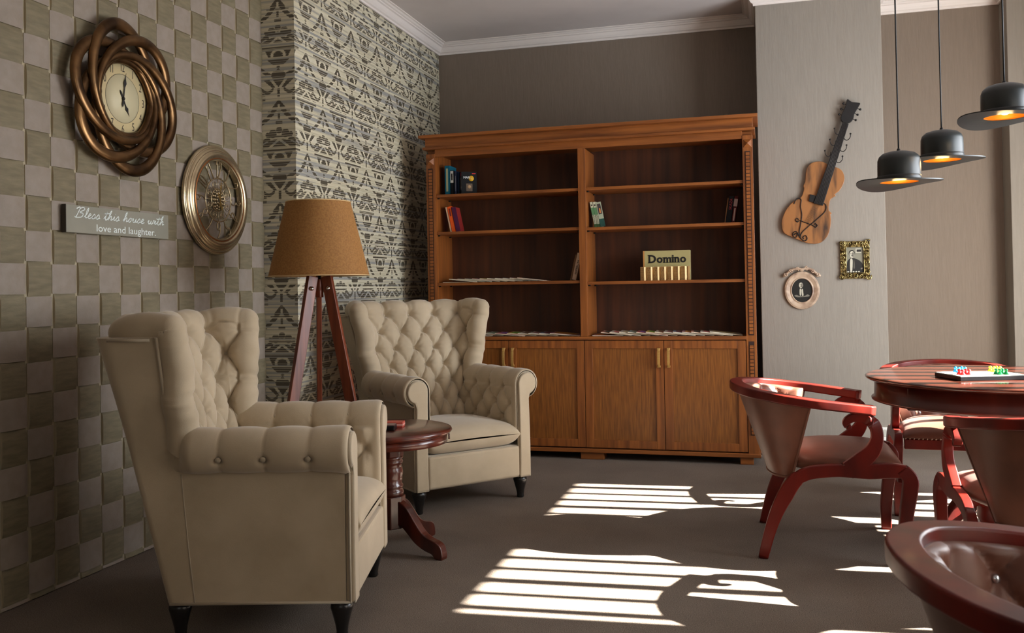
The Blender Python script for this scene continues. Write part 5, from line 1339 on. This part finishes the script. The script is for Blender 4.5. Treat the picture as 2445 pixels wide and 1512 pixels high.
def blob(cx, cy, rx, ry, z, m_, parent, n=20, tilt=0.0):
    return obj('printed_shape', MB().prism([(cx + rx * math.cos(2 * PI * k / n) * math.cos(tilt) - ry * math.sin(2 * PI * k / n) * math.sin(tilt), cy + rx * math.cos(2 * PI * k / n) * math.sin(tilt) + ry * math.sin(2 * PI * k / n) * math.cos(tilt)) for k in range(n)], z, z + 0.0003, 'xy'), m_, parent)
skin_p = plain('photo_skin', 188, 184, 166, 0.4); soft_p = plain('photo_soft', 120, 116, 104, 0.4)
def portrait_head(cx, cy, s, parent, z=0.0066):
    blob(cx, cy - 0.6 * s, 0.42 * s, 0.5 * s, z, soft_p, parent)                      # neck
    blob(cx, cy + 0.18 * s, 0.80 * s, 1.02 * s, z + 0.0003, photo_dark, parent)        # hair
    blob(cx + 0.02 * s, cy - 0.05 * s, 0.66 * s, 0.92 * s, z + 0.0006, skin_p, parent)
    blob(cx + 0.30 * s, cy - 0.10 * s, 0.30 * s, 0.72 * s, z + 0.0008, soft_p, parent)
    for q in (-0.26, 0.28):
        blob(cx + q * s, cy + 0.12 * s, 0.13 * s, 0.065 * s, z + 0.0011, photo_dark, parent, 12); blob(cx + q * s, cy + 0.27 * s, 0.19 * s, 0.045 * s, z + 0.0011, photo_mid, parent, 12)
    blob(cx + 0.04 * s, cy - 0.14 * s, 0.08 * s, 0.16 * s, z + 0.0011, photo_mid, parent, 12); blob(cx + 0.02 * s, cy - 0.42 * s, 0.28 * s, 0.09 * s, z + 0.0011, photo_dark, parent, 12)
flat('printed_shape', [(-0.052, -0.083), (-0.050, -0.02), (-0.036, 0.006), (-0.016, 0.014), (0.004, 0.008), (0.030, -0.006), (0.050, -0.035), (0.052, -0.083)], 0.0062, photo_dark, ph)
flat('printed_shape', [(-0.030, -0.076), (-0.031, -0.01), (-0.024, 0.010), (-0.014, -0.004), (-0.019, -0.076)], 0.0066, skin_p, ph)
flat('printed_shape', [(-0.010, -0.055), (-0.008, -0.02), (-0.006, 0.004), (-0.002, -0.02), (-0.002, -0.055)], 0.0066, photo_mid, ph)
portrait_head(-0.018, 0.038, 0.024, ph)
obj('printed_shape', MB().bx(0.006, 0.040, 0.046, 0.076, 0.0060, 0.0063), skin_p, ph); obj('printed_shape', MB().bx(0.012, 0.040, 0.053, 0.069, 0.0063, 0.0066), photo_dark, ph)
for q in range(5): blob(-0.044 + q * 0.017, -0.078, 0.006, 0.005, 0.0070, skin_p, ph, 10)
blob(0.042, -0.058, 0.008, 0.005, 0.0070, soft_p, ph, 10, 0.4)
# ------------------------------------------------------------ oval frame
ov = on_front_wall('picture_frame', 'oval rose-beige frame with carved bow on top around a small dark portrait', 'picture', 0.2275, 1.122, YC - 0.002)
def oval_lathe(prof, rx, ry, n=64):
    """profile: (inset fraction measured from the outer edge in metres, height)"""
    rings = []
    for d, h_ in prof: rings.append([((rx - d) * math.cos(2 * PI * k / n), (ry - d) * math.sin(2 * PI * k / n), h_) for k in range(n)])
    return MB().grid(rings, 0, True, closev=True)
oval_m = mat('oval_rose_beige', srgb(182, 158, 134), 0.45, 0, srgb(130, 102, 84), 22, contrast=(0.45, 0.75))
obj('oval_frame', oval_lathe([(0.0, 0.0), (0.0, 0.012), (0.004, 0.016), (0.007, 0.014), (0.010, 0.017), (0.014, 0.016), (0.034, 0.010), (0.040, 0.008), (0.043, 0.013), (0.047, 0.012), (0.048, 0.004)], 0.114, 0.128), oval_m, ov)
p2 = obj('photograph', MB().prism([(0.068 * math.cos(2 * PI * k / 48), 0.081 * math.sin(2 * PI * k / 48)) for k in range(48)], 0.003, 0.005, 'xy'), photo_dark, ov)
portrait_head(-0.006, 0.036, 0.020, p2, 0.0052)
flat('printed_shape', [(-0.014, 0.010), (-0.015, -0.03), (-0.007, -0.034), (-0.004, -0.01), (-0.004, 0.006)], 0.0052, skin_p, p2)
flat('printed_shape', [(-0.001, 0.006), (0.000, -0.034), (0.009, -0.034), (0.008, -0.01), (0.006, 0.008)], 0.0052, skin_p, p2)
flat('printed_shape', [(-0.050, -0.036), (-0.035, -0.030), (-0.014, -0.039), (0.014, -0.039), (0.035, -0.028), (0.050, -0.038), (0.03, -0.043), (-0.03, -0.045)], 0.0050, soft_p, p2)
bow = MB()
P = smooth_pts([(-0.118, 0.092, 0.012), (-0.095, 0.115, 0.016), (-0.060, 0.140, 0.018), (-0.02, 0.146, 0.020), (0.0, 0.142, 0.022), (0.03, 0.148, 0.020), (0.065, 0.138, 0.018), (0.095, 0.112, 0.016), (0.120, 0.094, 0.012)], 5)
bow.sweep(P, lerp_list([0.008, 0.013, 0.012, 0.012, 0.014, 0.012, 0.012, 0.013, 0.008], len(P)), 0.009, (0, 0, 1), 8)
for x, y, r, tw in ((-0.100, 0.108, 0.013, 1), (-0.068, 0.130, 0.015, -1), (-0.03, 0.146, 0.014, 1), (0.0, 0.140, 0.011, -1), (0.034, 0.148, 0.015, 1), (0.070, 0.128, 0.015, -1), (0.102, 0.106, 0.013, 1)):
    n = 22; Q = [(x + (r * (1 - i / n * 0.8)) * math.cos(x * 40 + tw * 2.6 * PI * i / n), y + (r * (1 - i / n * 0.8)) * math.sin(x * 40 + tw * 2.6 * PI * i / n), 0.024 + 0.006 * i / n) for i in range(n)]
    bow.sweep(Q, [0.0042 * (1 - 0.4 * i / n) for i in range(n)], [0.0042 * (1 - 0.4 * i / n) for i in range(n)], None, 6)
obj('carved_bow', bow, oval_m, ov)
# ------------------------------------------------------------ wall socket at the foot of the column
so = on_front_wall('wall_socket', 'white double wall socket at the foot of the column behind the tub chair', 'socket', 0.728, 0.135, YC)
obj('socket_plate', MB().bx(-0.038, 0.038, -0.075, 0.075, 0, 0.011), plastic_white, so, bevel=0.004)
for yy in (-0.036, 0.036): obj('socket_well', MB().lathe([(0.024, 0.0113), (0.021, 0.0118), (0.019, 0.0112), (0.0, 0.0112)], (0, yy, 0), 24), plain('socket_grey', 186, 186, 176, 0.4), so)
